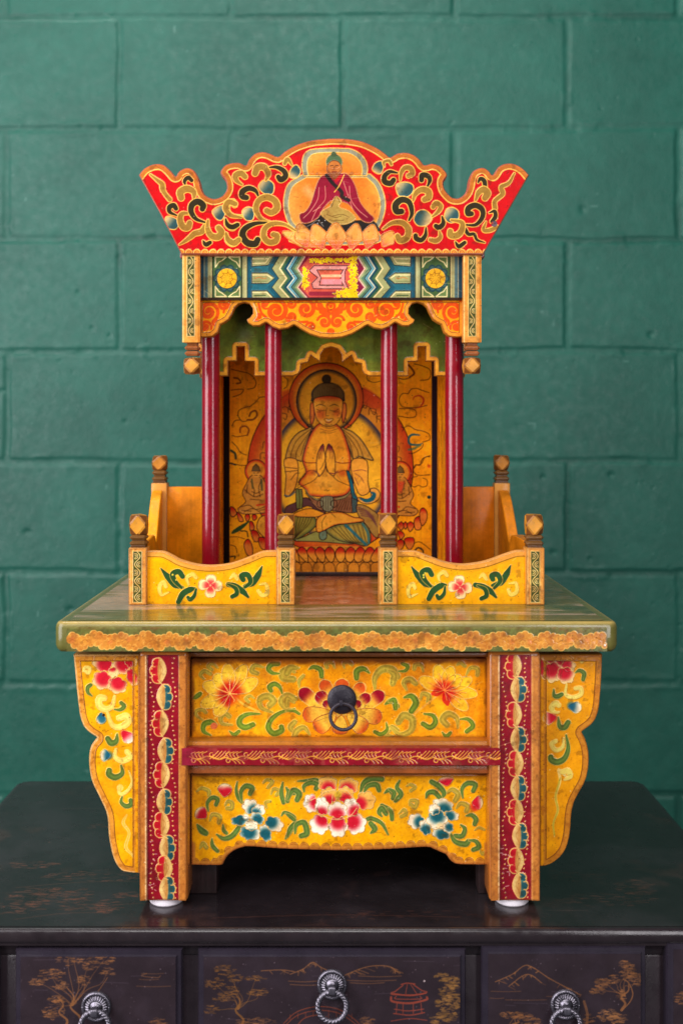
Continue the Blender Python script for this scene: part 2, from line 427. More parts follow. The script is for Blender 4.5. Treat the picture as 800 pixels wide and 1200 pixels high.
# the gilt band follows only the carved upper edge, not the slanting ends
ends = sstep(0, 1.5, (XX - (162 + (YY - 203) * .53)) ) * sstep(0, 1.5, ((619.5 - (YY - 203) * .57) - XX))
edge_pts = crown[2:-2]
up = np.full(XX.shape, 1e9)
E = np.array(edge_pts)
for (ax, ay), (bx, by) in zip(E[:-1], E[1:]):
    ex, ey = bx - ax, by - ay; L = ex * ex + ey * ey + 1e-9
    t = np.clip(((XX - ax) * ex + (YY - ay) * ey) / L, 0, 1)
    up = np.minimum(up, np.hypot(XX - ax - t * ex, YY - ay - t * ey))
full = (slice(None), slice(None))
cv.blend(full, 1 - sstep(6.4, 7.1, up), GILT, .15)
cv.blend(full, (1 - sstep(.4, 1.0, np.abs(up - 7.1))), GOLDL, .25)
cv.blend(full, (1 - sstep(1.2, 3.0, up)) * .55, col(226, 120, 90), 0)  # pink gloss of the rounded rim painted along the gilt
# medallion
GR = col(150, 146, 118)
med_lo = Tb([(545, 250), (450, 310), (418, 390), (415, 480), (440, 570), (480, 625)]) + [(345, 285), (440, 285)] + Tc([(300, 625), (330, 560), (350, 480), (345, 400), (310, 310), (250, 250)])
med_up = Tb([(548, 262), (536, 200), (545, 130), (580, 92), (640, 80), (740, 76)]) + Tc([(60, 78), (120, 82), (180, 112), (220, 160), (232, 215), (225, 262)])
for m in (med_lo, med_up):
    p = cr(m, 5); cv.fill(p, GR, ol=GOLDL, olw=1.1)
for m, f in ((med_lo, .90), (med_up, .84)):
    p = np.array(cr(m, 5)); ctr = np.array([392, 246 if m is med_lo else 205]); q = ctr + (p - ctr) * f
    cv.fill([tuple(v) for v in q], col(216, 116, 26), ol=GOLDL, olw=1.0, g=('rad', 392, 225, 25, 60, col(238, 158, 64)))
cv.line([(360, 222), (372, 240), (356, 262)], 10, col(246, 190, 130), a=.5, soft=5)
cv.line([(420, 212), (436, 232), (440, 252)], 8, col(232, 120, 30), a=.6, soft=4)
# seated figure
cv.fill(Tb([(500, 610), (560, 560), (640, 520), (800, 560)]) + Tc([(60, 560), (150, 560), (260, 560), (300, 600), (270, 640)]) + [(345, 270)], col(34, 28, 24), smooth=3)
cv.fill(Tb([(705, 255), (660, 270), (630, 330), (600, 430), (560, 500), (520, 520), (530, 570), (570, 580), (640, 545), (680, 480), (730, 430), (790, 430)]) +
        Tc([(30, 430), (100, 450), (150, 510), (200, 565), (250, 575), (275, 545), (230, 500), (180, 430), (150, 330), (120, 275), (80, 245)]), col(152, 16, 46), ol=col(205, 130, 70), olw=.9, smooth=3, g=('rad', 392, 230, 10, 45, col(132, 12, 40)))
for L in ([(650, 340), (640, 420), (590, 500), (545, 545)], [(690, 330), (690, 420), (640, 480), (600, 560)], [(660, 470), (610, 500)]): cv.line(Tb(L), .8, col(225, 150, 120), a=.9)
for L in ([(110, 330), (120, 420), (170, 490), (230, 540)], [(70, 300), (110, 420), (130, 480)]): cv.line(Tc(L), .8, col(225, 150, 120), a=.9)
cv.fill(Tb([(740, 262), (800, 255)]) + Tc([(70, 262), (20, 310)]) + Tb([(770, 330)]), col(200, 24, 34))
cv.line(Tb([(700, 258), (740, 310), (800, 368)]) + Tc([(60, 400), (105, 425)]), 4.2, col(40, 26, 26)); cv.line(Tc([(75, 255), (40, 330), (10, 370)]), 1.2, GOLDL)
cv.fill(Tb([(660, 510), (720, 470), (760, 400), (800, 430)]) + Tc([(40, 470), (110, 500), (150, 550), (90, 585), (20, 590)]) + Tb([(780, 600), (720, 570)]), col(178, 142, 66), ol=col(214, 168, 78), smooth=3)
for L in ([(735, 470), (755, 410), (770, 400), (790, 440)], [(700, 520), (760, 540), (800, 530)], [(720, 555), (780, 575)]): cv.line(Tb(L), .8, col(120, 84, 30))
for L in ([(0, 530), (60, 520), (110, 540)], [(10, 560), (70, 560)]): cv.line(Tc(L), .8, col(120, 84, 30))
cv.fill([(391.5 + 9.6 * math.cos(t), 189.5 + 9.2 * math.sin(t)) for t in np.linspace(0, 6.283, 26)[:-1]], col(78, 104, 66), ol=col(180, 140, 66)); cv.dot(391, 180.6, 3.2, col(70, 92, 58))
cv.fill([(391.5 + 8.6 * math.cos(t), 197.5 + 9.8 * math.sin(t)) for t in np.linspace(0, 6.283, 26)[:-1]], col(200, 114, 46), ol=col(110, 50, 20), olw=.7)
cv.fill([(384, 198), (386, 205), (391.5, 210.5), (397, 205), (399, 198), (395.5, 202), (391.5, 200.5), (387.5, 202)], col(150, 80, 34), smooth=3)
for x in (388.5, 394.5): cv.line([(x - 1.6, 194), (x + 1.6, 193.6)], .8, col(70, 30, 12))
cv.line([(391.5, 195), (391, 198.5)], .7, col(120, 60, 24)); cv.line([(389, 201), (394.5, 201)], .9, col(120, 26, 24))
for p in (([(570, 600), (600, 585), (640, 560), (680, 600)])), : cv.line(Tb(p), .8, col(190, 180, 170), a=.6)
for (u, v) in ((650, 560), (670, 575), (690, 560), (640, 580)): cv.dot(*Tb([(u, v)])[0], .6, col(220, 220, 220))
# lotus throne petals
LP1, LP2 = col(236, 146, 50), col(242, 166, 80)
for (bx, by, tx, ty, w) in ((378, 289, 331, 272, 17), (360, 291, 350, 262, 20), (378, 292, 368, 263, 22), (448, 289, 460, 271, 17), (430, 291, 437, 263, 21), (411, 292, 418, 262, 21), (394, 293, 393, 261, 25)):
    cv.petal((bx, by), (tx, ty), w, col(224, 92, 62), LP2, ol=col(206, 120, 40), olw=1.3, g0=.0, g1=.55, t=.5)
    cv.petal((bx + (tx - bx) * .2, by + (ty - by) * .2), (tx * .9 + bx * .1, ty * .9 + by * .1), w * .35, LP1, col(240, 160, 60), t=.5, a=.5)
# scrolls
S_ = [0, 0]
def sc(Tf, s, L, w, c, prof=(.3, .8, 1, 1.05, .9)): cv.curl(Tf(L), w * .93 / s, c, ol=GOLDL, o=.95, prof=prof)
RB = (.4, 1, 1, .9, .7)
def pet(Tf, L, c0=col(206, 172, 112), c1=col(44, 80, 82), side=None):
    PD_ = [(.8, .6), (-.7, .7), (.5, -.8), (-.9, -.3), (.95, .2)][int(sum(L[0])) % 5]; P = Tf(L); a = np.array(P); ctr = a.mean(0); r = np.hypot(*(a - ctr).T).max()
    cv.fill(P, c1, ol=GOLDL, olw=1.1, smooth=4, g=('lin', ctr[0] + r * .35 * PD_[0], ctr[1] + r * .35 * PD_[1], ctr[0] - r * .85 * PD_[0], ctr[1] - r * .85 * PD_[1], c0))
s1 = 6.154; s2 = 5.714
for L, w, c, p in (([(100, 150), (150, 190), (185, 220), (190, 260), (215, 300), (240, 330)], 36, OLV, (.3, .8, 1.1, .8, .9)), ([(310, 655), (350, 630), (390, 600), (420, 575), (470, 560), (500, 520)], 40, OLV, (.2, .7, 1, 1.1, 1))): sc(Ta, s1, L, w, c, p)
pet(Ta, [(210, 460), (240, 450), (295, 475), (305, 515), (280, 545), (235, 540), (210, 510)]); pet(Ta, [(545, 415), (590, 378), (630, 375), (640, 430), (615, 478), (575, 470)])
for L, w, c in (([(352, 228), (347, 195), (372, 172), (398, 192)], 32, DKB), ([(415, 330), (412, 275), (365, 252), (318, 275), (322, 318)], 52, OLV), ([(290, 445), (240, 420), (238, 385), (268, 372), (285, 395)], 38, DKB),
                ([(385, 432), (330, 432), (315, 475), (335, 525), (370, 532), (383, 500)], 46, OLV), ([(495, 495), (430, 470), (395, 420), (400, 370), (440, 345), (480, 370), (475, 398)], 48, DKB),
                ([(515, 480), (512, 540), (540, 592), (588, 600), (612, 565), (592, 535)], 48, OLV), ([(480, 628), (500, 655), (530, 640)], 34, DKB), ([(770, 450), (690, 445), (655, 405), (662, 360), (695, 345), (708, 372)], 38, OLV),
                ([(640, 470), (652, 512), (690, 535), (722, 512)], 40, DKB), ([(652, 575), (655, 625), (695, 650), (735, 622)], 38, OLV)): sc(Ta, s1, L, w, c)
pet(Tb, [(135, 500), (165, 472), (205, 478), (218, 515), (205, 558), (170, 562), (145, 540)]); pet(Tb, [(245, 330), (270, 295), (310, 288), (348, 320), (342, 378), (300, 388), (258, 362)]); pet(Tb, [(462, 215), (500, 188), (528, 230), (500, 278), (452, 268)])
for L, w, c in (([(135, 322), (97, 292), (92, 258), (128, 245), (155, 268)], 40, OLV), ([(245, 400), (225, 362), (180, 345), (138, 368), (138, 400), (165, 408)], 42, DKB), ([(130, 540), (60, 525), (25, 480), (45, 438), (90, 450)], 38, OLV),
                ([(25, 550), (38, 590), (70, 605), (105, 590)], 36, DKB), ([(295, 290), (310, 250), (285, 205), (240, 205), (222, 245)], 46, OLV), ([(320, 205), (370, 205), (415, 230), (425, 265), (395, 288), (378, 270)], 40, DKB),
                ([(470, 192), (440, 150), (420, 180)], 26, OLV), ([(330, 575), (265, 550), (228, 490), (245, 430), (300, 405), (355, 430), (368, 478), (332, 508), (300, 495)], 44, OLV), ([(305, 575), (220, 582), (155, 615), (138, 660), (168, 708), (220, 718), (240, 690)], 48, DKB),
                ([(490, 628), (420, 588), (340, 582), (288, 615), (280, 668), (312, 705), (358, 700), (370, 665), (345, 655)], 40, OLV), ([(28, 645), (42, 690), (80, 712), (112, 690)], 40, OLV)): sc(Tb, s2, L, w, c)
pet(Tc, [(262, 215), (285, 175), (325, 163), (338, 205), (320, 248), (285, 242)]); pet(Tc, [(425, 320), (480, 303), (532, 320), (538, 365), (500, 402), (445, 398), (423, 360)]); pet(Tc, [(543, 540), (570, 498), (620, 492), (665, 540), (630, 592), (575, 598), (545, 570)]); pet(Tc, [(745, 530), (760, 485), (800, 472), (840, 500), (838, 555), (795, 578), (760, 565)])
for L, w, c in (([(345, 200), (340, 170), (375, 160), (390, 185)], 20, OLV), ([(430, 242), (380, 235), (345, 265), (348, 302), (385, 312), (405, 290)], 40, DKB), ([(450, 292), (458, 240), (482, 208), (518, 212), (530, 245), (505, 262)], 36, OLV), ([(630, 338), (648, 290), (632, 262), (598, 258), (592, 290)], 38, DKB),
                ([(535, 430), (552, 382), (590, 355), (636, 365), (640, 405), (612, 420)], 44, OLV), ([(508, 560), (528, 510), (510, 440), (460, 422), (420, 455), (425, 498), (458, 500)], 46, DKB), ([(665, 535), (705, 500), (720, 465), (690, 445), (670, 470)], 34, OLV), ([(730, 535), (738, 580), (710, 608), (688, 598)], 36, DKB),
                ([(335, 618), (395, 578), (465, 577), (505, 620), (495, 675), (450, 695), (432, 668)], 42, OLV), ([(622, 610), (618, 660), (590, 692), (558, 682), (552, 662)], 36, DKB), ([(712, 632), (718, 672), (690, 697), (652, 690)], 32, OLV)): sc(Tc, s2, L, w, c)
for L, w, c, p in (([(630, 140), (590, 210), (535, 240), (545, 290), (490, 340), (490, 395)], 34, OLV, (.3, .8, 1, .9, 1)), ([(275, 545), (300, 580), (340, 580), (360, 620), (415, 640)], 28, DKB, (1.1, 1, .9, .8, .3))): sc(Td, s1, L, w, c, p)
for L, w, c in (([(368, 208), (385, 180), (412, 195), (420, 245)], 34, DKB), ([(350, 335), (372, 280), (408, 258), (435, 285), (418, 318)], 50, OLV), ([(275, 512), (350, 512), (398, 460), (398, 402), (350, 372), (300, 392), (295, 430), (320, 432)], 44, DKB), ([(450, 425), (488, 415), (492, 455), (468, 488)], 32, DKB),
                ([(425, 490), (408, 548), (450, 552), (505, 528)], 30, OLV), ([(175, 478), (250, 495), (250, 552), (218, 588), (172, 588), (168, 560)], 46, OLV), ([(205, 635), (230, 668), (272, 640)], 32, DKB)): sc(Td, s1, L, w, c)
cv.dot(*Td([(485, 505)])[0], 3.6, col(90, 70, 80)); cv.dot(*Td([(470, 500)])[0], 1.5, col(160, 60, 40))
# scallop hem
cv.rect(200, 293.2, 580, 301, col(196, 104, 30))
for i, x in enumerate(np.arange(212, 570, 9.4)):
    cv.dot(x, 295.5, 4.2, GOLDL, h=.25); cv.dot(x, 296.2, 3.3, col(214, 116, 40)); cv.line([(x - 1.5, 297), (x, 294.5), (x + 1.8, 296.6)], .7, GOLDL, a=.7)
cv.rect(200, 298.6, 580, 301, col(170, 84, 22))
cv.age(.10, 16, 5)
m = MB(); m.board(crown, 1.25, .017, RED, r=1.6, rimc=col(178, 84, 62)); m.front(cv, 1.25, inset=1.1)
m.build('crown_board', M_PAINT, altar)

# ------------------------------------------------------------------ frieze
cv = Canvas(232, 299, 544, 351, 2.0, col(58, 84, 48), seed=3)
y0, y1 = 299, 349
cv.rect(232, y0, 241, y1, col(30, 62, 76)); cv.rect(240, y0, 244, y1, col(70, 96, 96)); cv.rect(243.5, y0, 250, y1, col(150, 142, 92)); cv.line([(239.4, y0), (239.4, y1)], 1, col(150, 150, 120)); cv.line([(247.8, y0), (247.8, y1)], 1, col(196, 176, 112))
cv.rect(249, y0, 284.5, y1, col(66, 92, 48)); cv.line([(249, y0), (249, y1)], 1.2, col(40, 44, 30)); cv.line([(283.6, y0), (283.6, y1)], 1.4, col(40, 44, 30))
for k in range(10):
    a = k * math.pi / 5; cv.dot(266 + 12.3 * math.cos(a), 326 + 12.3 * math.sin(a), 4.3, col(30, 62, 66))
for k in range(10):
    a = k * math.pi / 5; cv.dot(266 + 12 * math.cos(a), 326 + 12 * math.sin(a), 2.8, col(58, 90, 84))
cv.dot(266, 326, 12.2, col(30, 44, 36)); cv.dot(266, 326, 11.6, col(238, 176, 30), h=.2)
for k in range(8):
    a = k * math.pi / 4 + .2; b = a + .4
    cv.line([(266 + 3 * math.cos(a), 326 + 3 * math.sin(a)), (266 + 8 * math.cos(a - .12), 326 + 8 * math.sin(a - .12)), (266 + 11 * math.cos(a), 326 + 11 * math.sin(a))], .55, col(150, 96, 14))
    cv.line([(266 + 7.5 * math.cos(a), 326 + 7.5 * math.sin(a)), (266 + 5.6 * math.cos(b), 326 + 5.6 * math.sin(b)), (266 + 7.5 * math.cos(a + .78), 326 + 7.5 * math.sin(a + .78))], .55, col(140, 84, 12))
for (sx, sy, oy) in ((1, 1, 301), (-1, 1, 301), (1, -1, 347.5), (-1, -1, 347.5)):
    ox = 252.5 if sx > 0 else 281
    P = [(ox, oy), (ox + sx * 13, oy), (ox + sx * 8, oy + sy * 4), (ox + sx * 4, oy + sy * 6), (ox, oy + sy * 12)]
    cv.fill(P, col(98, 118, 62), ol=col(226, 206, 140), olw=1.2)
cv.rect(284, y0, 290, y1, col(160, 158, 106)); cv.line([(287.5, y0), (287.5, y1)], 1, col(200, 188, 128)); cv.rect(289.6, y0, 295, y1, col(26, 82, 98)); cv.line([(290, y0), (290, y1)], .8, col(30, 36, 36))
# hexagon ends
CR_ = col(160, 158, 100); LN = col(236, 216, 150)
cv.rect(294.5, y0, 330, y1, col(34, 100, 112))
def bar(P, line_):
    cv.fill(P, CR_, ol=col(28, 44, 44), olw=.9); cv.line(line_, 1.3, LN, smooth=0)
bar([(295, 299), (321, 299), (314.5, 310.5), (295, 312)], [(296, 303), (314, 303)]); cv.line([(296, 308.5), (311, 308), (317, 300)], 1.1, LN, smooth=0)
bar([(295, 319.5), (313.5, 319.5), (322, 325.5), (314, 332), (295, 332)], [(296, 322), (313, 322), (318, 325.5)]); cv.line([(299, 326), (304, 324.8), (309, 326.3), (312, 325.4)], 1.1, col(190, 120, 60)); cv.line([(296, 329.5), (312, 329.5)], 1.0, col(120, 128, 80))
bar([(295, 349), (295, 340.5), (313, 340.5), (321, 349)], [(296, 342.5), (312.5, 342.5), (318, 348)]); cv.line([(298, 346), (311, 346)], 1.4, col(70, 90, 50))
zz = [(10, 298), (0, 314.5), (8, 326), (0, 336.5), (12, 350)]
def zig(x, c, w=None):
    P = [(x + a, b) for a, b in zz]
    if w is None: cv.fill(P + [(430, 350), (430, 298)], c)
    else: cv.line(P, w, c, smooth=0)
zig(313.5, col(26, 82, 96)); zig(318, col(30, 40, 36)); zig(319, CR_); zig(327.6, LN, 1.6); zig(329, col(62, 98, 66)); zig(332.5, col(24, 70, 84)); zig(336.6, col(226, 222, 190), 1.3); zig(337.8, col(104, 160, 166)); zig(341.2, col(28, 36, 34), 1); zig(342, col(84, 120, 88)); zig(345, col(150, 160, 108)); zig(348.6, col(232, 186, 160), 1.5); zig(349.6, col(128, 22, 54))
cv.mirror(388)
# centre cartouche with flaking yellow flecks
cv.fill([(361, 302), (416, 302), (413, 314), (420, 326), (412, 336), (415, 348), (362, 348), (352, 337), (359, 326), (351, 315)], col(208, 84, 62), soft=1.5)
for j, yy in enumerate((306.5, 344)): cv.line([(364, yy), (412, yy)], 5 if j else 4, col(132, 24, 50), a=.8)
cv.fill([(368, 311), (408, 311), (404, 318), (404, 330), (408, 338), (367, 338), (365, 332), (372, 325), (362, 317)], col(220, 142, 130), ol=col(90, 24, 30), olw=1)
cv.fill([(371, 316), (402, 316), (399, 321), (399, 328), (402, 334), (374, 334), (376, 325)], col(220, 96, 70), ol=col(70, 20, 24), olw=1)
cv.rect(376, 321.5, 400, 324.5, col(240, 180, 130)); cv.rect(376, 327, 400, 333, col(226, 130, 130)); cv.line([(376, 333.6), (400, 333.6)], .8, INK)
r = np.random.default_rng(4)
XX, YY = np.meshgrid(cv.X, cv.Y)
nz = vnoise(cv.ny, cv.nx, 3.2, 8, 2)
reg = np.maximum(sstep(366, 357, XX) * sstep(309, 316, YY) * sstep(343, 335, YY) * sstep(352, 356, XX) * .9, sstep(311, 305, YY) * sstep(300, 304, YY) * sstep(360, 364, XX) * sstep(418, 414, XX) * .95)
reg = np.maximum(reg, sstep(404, 412, XX) * sstep(422, 417, XX) * .85); reg = np.maximum(reg, sstep(396, 404, XX) * sstep(334, 342, YY) * sstep(424, 414, XX)); reg = np.maximum(reg, sstep(384, 396, XX) * sstep(338, 341, YY) * .8 * sstep(420, 414, XX))
fl = sstep(.57, .61, nz * .62 + reg * .46) * (reg > .05)
cv.blend(full, fl, col(246, 206, 16), .2)
cv.rect(232, 348.6, 544, 352, col(46, 26, 14))
cv.age(.10, 10, 6)
m = MB(); m.box(WX(232, 1.265), WX(544, 1.265), 1.265, 1.279, WZ(351.5, 1.265), WZ(297, 1.265), col(60, 60, 40), .001); m.front(cv, 1.265)
m.build('frieze', M_PAINT, altar)

# ------------------------------------------------------------------ scalloped valance
T5, T6 = T(205, 290, 8), T(300, 290, 8)
half = [(232, 394.5), (240, 395), (249, 394), (255, 389), (258, 380), (263, 377.5), (268, 374), (272.5, 366), (275, 360), (279.5, 355.8), (286, 353.8), (292, 355.5), (296, 361), (296.2, 367), (293, 371.5), (289, 374.3), (290.5, 378), (296, 381.6), (304, 381.5), (311, 377.6), (312.8, 377.8), (319, 382.5), (327.5, 385.8), (337.5, 384), (344, 380.4), (346, 381), (352.5, 385.2), (362.5, 391), (375, 395), (387.5, 396)]
val = [(232, 349), ] + half + [(775 - x, y) for x, y in half[:-1][::-1]] + [(543, 349)]
cv = Canvas(231, 348, 544, 398, 2.0, col(246, 158, 8), seed=4); cv.outline(val)
OR2 = col(228, 78, 8)
def spiral(cx, cy, r, a0, turns, w, c, sgn=1, n=26):
    L = [(cx + r * (1 - .9 * t) * math.cos(a0 + sgn * turns * 6.283 * t), cy + r * (1 - .9 * t) * math.sin(a0 + sgn * turns * 6.283 * t)) for t in np.linspace(0, 1, n)]
    cv.line(L, w * 1.12, c, smooth=0, prof=(.7, 1, 1.05, 1, 1.2), soft=.5)
for (cx, cy, r_, a0, tn, w, sg) in ((244.5, 365, 12, 1.0, 1.6, 4.4, -1), (241, 382.5, 7, .4, 1.4, 3.4, -1), (261.5, 356, 7, -.3, 1.2, 3.4, 1), (323.5, 364, 14.5, -2.6, 1.7, 5.0, 1), (358, 362, 12, -2.4, 1.5, 4.4, 1), (380, 377, 8.5, 3.4, 1.4, 3.6, 1), (397.5, 366, 9, 3.8, 1.5, 4, 1)): spiral(cx, cy, r_, a0, tn, w, OR2, sg)
[spiral(*q_) for q_ in ((303, 371, 6, .5, 1.2, 3.0, OR2, 1), (341, 371, 6.5, 2.6, 1.3, 3.2, OR2, -1), (341, 356, 6, -1.2, 1.2, 3.0, OR2, 1), (364, 383, 6, 3.0, 1.2, 3.0, OR2, 1), (374, 358, 6, -2, 1.2, 3.0, OR2, -1), (311, 357, 5, 1, 1.1, 2.8, OR2, 1), (253, 377, 5, 1, 1.1, 2.6, OR2, 1), (387.5, 388, 5, 0, 1.1, 2.6, OR2, 1), (387.5, 358, 6, 1, 1.2, 2.8, OR2, 1))]; cv.line([(335, 372), (346, 377), (360, 377)], 3, OR2); cv.fill([(371, 353), (388, 366), (386, 371), (374, 367)], OR2); cv.fill([(232, 350), (238, 352), (234, 358), (232, 358)], OR2); cv.fill([(305, 352), (314, 352), (311, 360), (307, 358)], OR2); cv.line([(303, 356), (306, 366), (312, 372)], 3, OR2)
cv.line([(270, 352), (264, 358), (262, 366)], 2.5, OR2)
cv.mirror(387.5)
cv.border(5.2, col(224, 144, 40), ol=col(150, 84, 20), olw=.8, only=sstep(352.5, 354.5, np.meshgrid(cv.X, cv.Y)[1]))
cv.line([(297, 356), (300, 364), (301, 370), (297, 376)], 1.4, col(244, 200, 150), a=.8); cv.line([(501, 356), (505, 366), (507, 371)], 2, col(240, 150, 120), a=.8)
cv.age(.09, 12, 7, grime=col(150, 80, 20), gw=2, ga=.35)
m = MB(); m.board(val, 1.27, .012, col(216, 140, 40), r=1.2, rimc=col(186, 112, 34)); m.front(cv, 1.27, inset=.8)
m.build('valance', M_PAINT, altar)

# ------------------------------------------------------------------ scroll strips for posts and pendants
DG = col(74, 78, 30)
def strip(cv, x0, y0, x1, y1, pitch, c=col(236, 196, 112), w=.95):
    cv.rect(x0, y0, x1, y1, DG, ol=col(226, 184, 100), olw=1.0)
    xm = (x0 + x1) / 2; A = (x1 - x0) * .3; n = int((y1 - y0) / pitch + .5)
    L = [(xm + A * math.sin(t * math.pi), y0 + 1 + (y1 - y0 - 2) * t / n) for t in np.linspace(0, n, n * 10)]
    cv.line(L, w, c, smooth=0, h=.2)
    for k in range(n):
        yc = y0 + 1 + (y1 - y0 - 2) * (k + .5) / n; sg = 1 if k % 2 == 0 else -1
        xc = xm - sg * A * .75
        for rr in (A * .95, A * .4):
            q = [(xc + sg * rr * math.cos(a), yc + rr * math.sin(a)) for a in np.linspace(-1.9, 1.9, 12)]
            cv.line(q, w * .85, c, smooth=0, h=.2)
def pendant(x0, x1, d=1.255):
    cv = Canvas(x0, 299, x1, 401, 2.4, col(226, 152, 64))
    xm = (x0 + x1) / 2
    cv.line([(x0 + 1, 299), (x0 + 1, 401)], 1.4, col(246, 200, 120)); cv.line([(x1 - 1.4, 299), (x1 - 1.4, 401)], 2, col(196, 116, 34)); strip(cv, xm - 4.6, 300, xm + 4.2, 394, 12)
    cv.age(.12, 10, int(x0))
    m = MB(); k = d / F; h = 10.6 * k
    m.box(WX(x0, d), WX(x1, d), d, d + .018, WZ(401, d), WZ(298.5, d), col(214, 140, 58), .0016); m.front(cv, d, inset=0)
    ob = m.build('pendant_post', M_PAINT, altar)
    f = MB(); xc = WX(xm + .5, d); yc = d + .010
    z = WZ(401.5, d)
    f.box(xc - 6 * k, xc + 6 * k, yc - 6 * k, yc + 6 * k, z - 3 * k, z + .001, col(150, 84, 34), .0005)
    for j in range(2):
        zz_ = z - (3 + j * 6.5) * k
        f.box(xc - 8.6 * k, xc + 8.6 * k, yc - 8.6 * k, yc + 8.6 * k, zz_ - 5.4 * k, zz_, col(168, 96, 52), 2.2 * k, 1)
    facet(f, xc, yc, z - 26.5 * k, 10 * k, 9.6 * k)
    f.build('finial', M_GILT, ob, sharp=20)
    return ob
def facet(f, xc, yc, zc, hw, hh, cf=col(214, 146, 54), ct=col(122, 70, 30)):
    """faceted knob: a block with every corner cut back to the edge middles"""
    P = []; jq = np.random.default_rng(int(abs(xc * 7919 + yc * 104729 + zc * 1299709) * 1000) % 99991)
    for s1_ in (-1, 1):
        for s2_ in (-1, 1): P += [(s1_, s2_, 0), (s1_, 0, s2_), (0, s1_, s2_)]
    b = bmesh.new(); vs = [b.verts.new((xc + x * hw, yc + y * hw, zc + z * hh)) for x, y, z in [tuple(np.array(p) * (1 + jq.uniform(-.07, .07, 3)) + jq.uniform(-.05, .05, 3) * (np.array(p) == 0)) for p in P]]
    bmesh.ops.convex_hull(b, input=vs); bmesh.ops.dissolve_limit(b, angle_limit=.22, verts=b.verts, edges=b.edges)
    bmesh.ops.bevel(b, geom=list(b.edges), offset=hw * .13, segments=1, affect='EDGES')
    b.faces.ensure_lookup_table()
    for fc in list(b.faces):
        nrm = fc.normal; big = max(abs(nrm.x), abs(nrm.y), abs(nrm.z)) > .9
        f.add([v.co[:] for v in fc.verts], [list(range(len(fc.verts)))], cf if big else (cf * .55 + ct * .45 if max(abs(nrm.x), abs(nrm.y), abs(nrm.z)) > .8 else ct))
    b.free()
pendant(213.6, 234.2); pendant(542.6, 563.8)
# rear pendants and the side boards that join them under the canopy
for sx, (px0, px1) in ((-1, (213.6, 234.2)), (1, (542.6, 563.8))):
    k = 1.255 / F; xa, xb = WX(px0, 1.255), WX(px1, 1.255)
    m = MB(); m.box(xa + .003, xb - .003, 1.2745, 1.4, WZ(392, 1.255), WZ(299, 1.255), col(206, 130, 44), .001); m.build('side_frieze', M_PAINT, altar)
    m = MB(); m.box(xa, xb, 1.4005, 1.42, WZ(401, 1.255), WZ(299, 1.255), col(206, 130, 44), .0015)
    ob = m.build('rear_pendant_post', M_PAINT, altar); f = MB(); xc = (xa + xb) / 2; z = WZ(401.5, 1.255)
    for j in range(2): f.box(xc - 8.6 * k, xc + 8.6 * k, 1.41 - 8.6 * k, 1.41 + 8.6 * k, z - (8 + j * 6) * k, z - (j * 6) * k, col(150, 84, 40), 2 * k, 1)
    facet(f, xc, 1.41, z - 24 * k, 10 * k, 10 * k); f.build('finial', M_GILT, ob, sharp=20)
m = MB(); m.box(WX(208, 1.25), WX(570, 1.25), 1.268, 1.445, WZ(299.5, 1.25) + .0005, WZ(289, 1.25), col(150, 30, 30), .001); m.build('canopy_roof', M_RED, altar)

# ------------------------------------------------------------------ green arch board behind the columns
hl = [(267, 440.5), (267, 423), (277.3, 423), (277.3, 406), (286.5, 406), (286.5, 423), (298, 423.5), (298, 440.5)]
ctr = [(343, 440.5), (349, 438), (351.5, 434), (352.5, 426), (361, 424), (364, 416), (375, 424), (375.5, 415), (380, 408.5), (388, 406)]
hr = [(776 - x, y) for x, y in hl[::-1]]
arch = [(246, 340), (246, 440.5)] + hl + ctr + [(776 - x, y) for x, y in ctr[:-1][::-1]] + hr + [(530, 440.5), (530, 340)]
cv = Canvas(245, 339, 531, 442, 2.0, col(92, 104, 30)); cv.outline(arch)
n_ = vnoise(cv.ny, cv.nx, 40, 3, 3); cv.img *= (0.8 + .4 * n_)[..., None]
cv.blend(full, sstep(.5, .7, vnoise(cv.ny, cv.nx, 30, 12, 2)) * .5, col(112, 108, 24))
for (x, y, r_, c_) in ((287, 393, 8, col(96, 92, 74)), (366, 402, 12, col(110, 130, 20)), (448, 405, 10, col(108, 110, 24))): cv.dot(x, y, r_, c_, a=.5, soft=6)
low = sstep(399, 402, np.meshgrid(cv.X, cv.Y)[1])
cv.border(5.0, col(226, 150, 40), ol=col(160, 96, 24), olw=.8, h=.25, only=low)
cv.age(.14, 8, 8)
m = MB(); m.board(arch, 1.314, .011, col(196, 124, 34), r=.8, rimc=col(180, 110, 30)); m.front(cv, 1.314, inset=.6); m.build('arch_board', M_PAINT, altar)

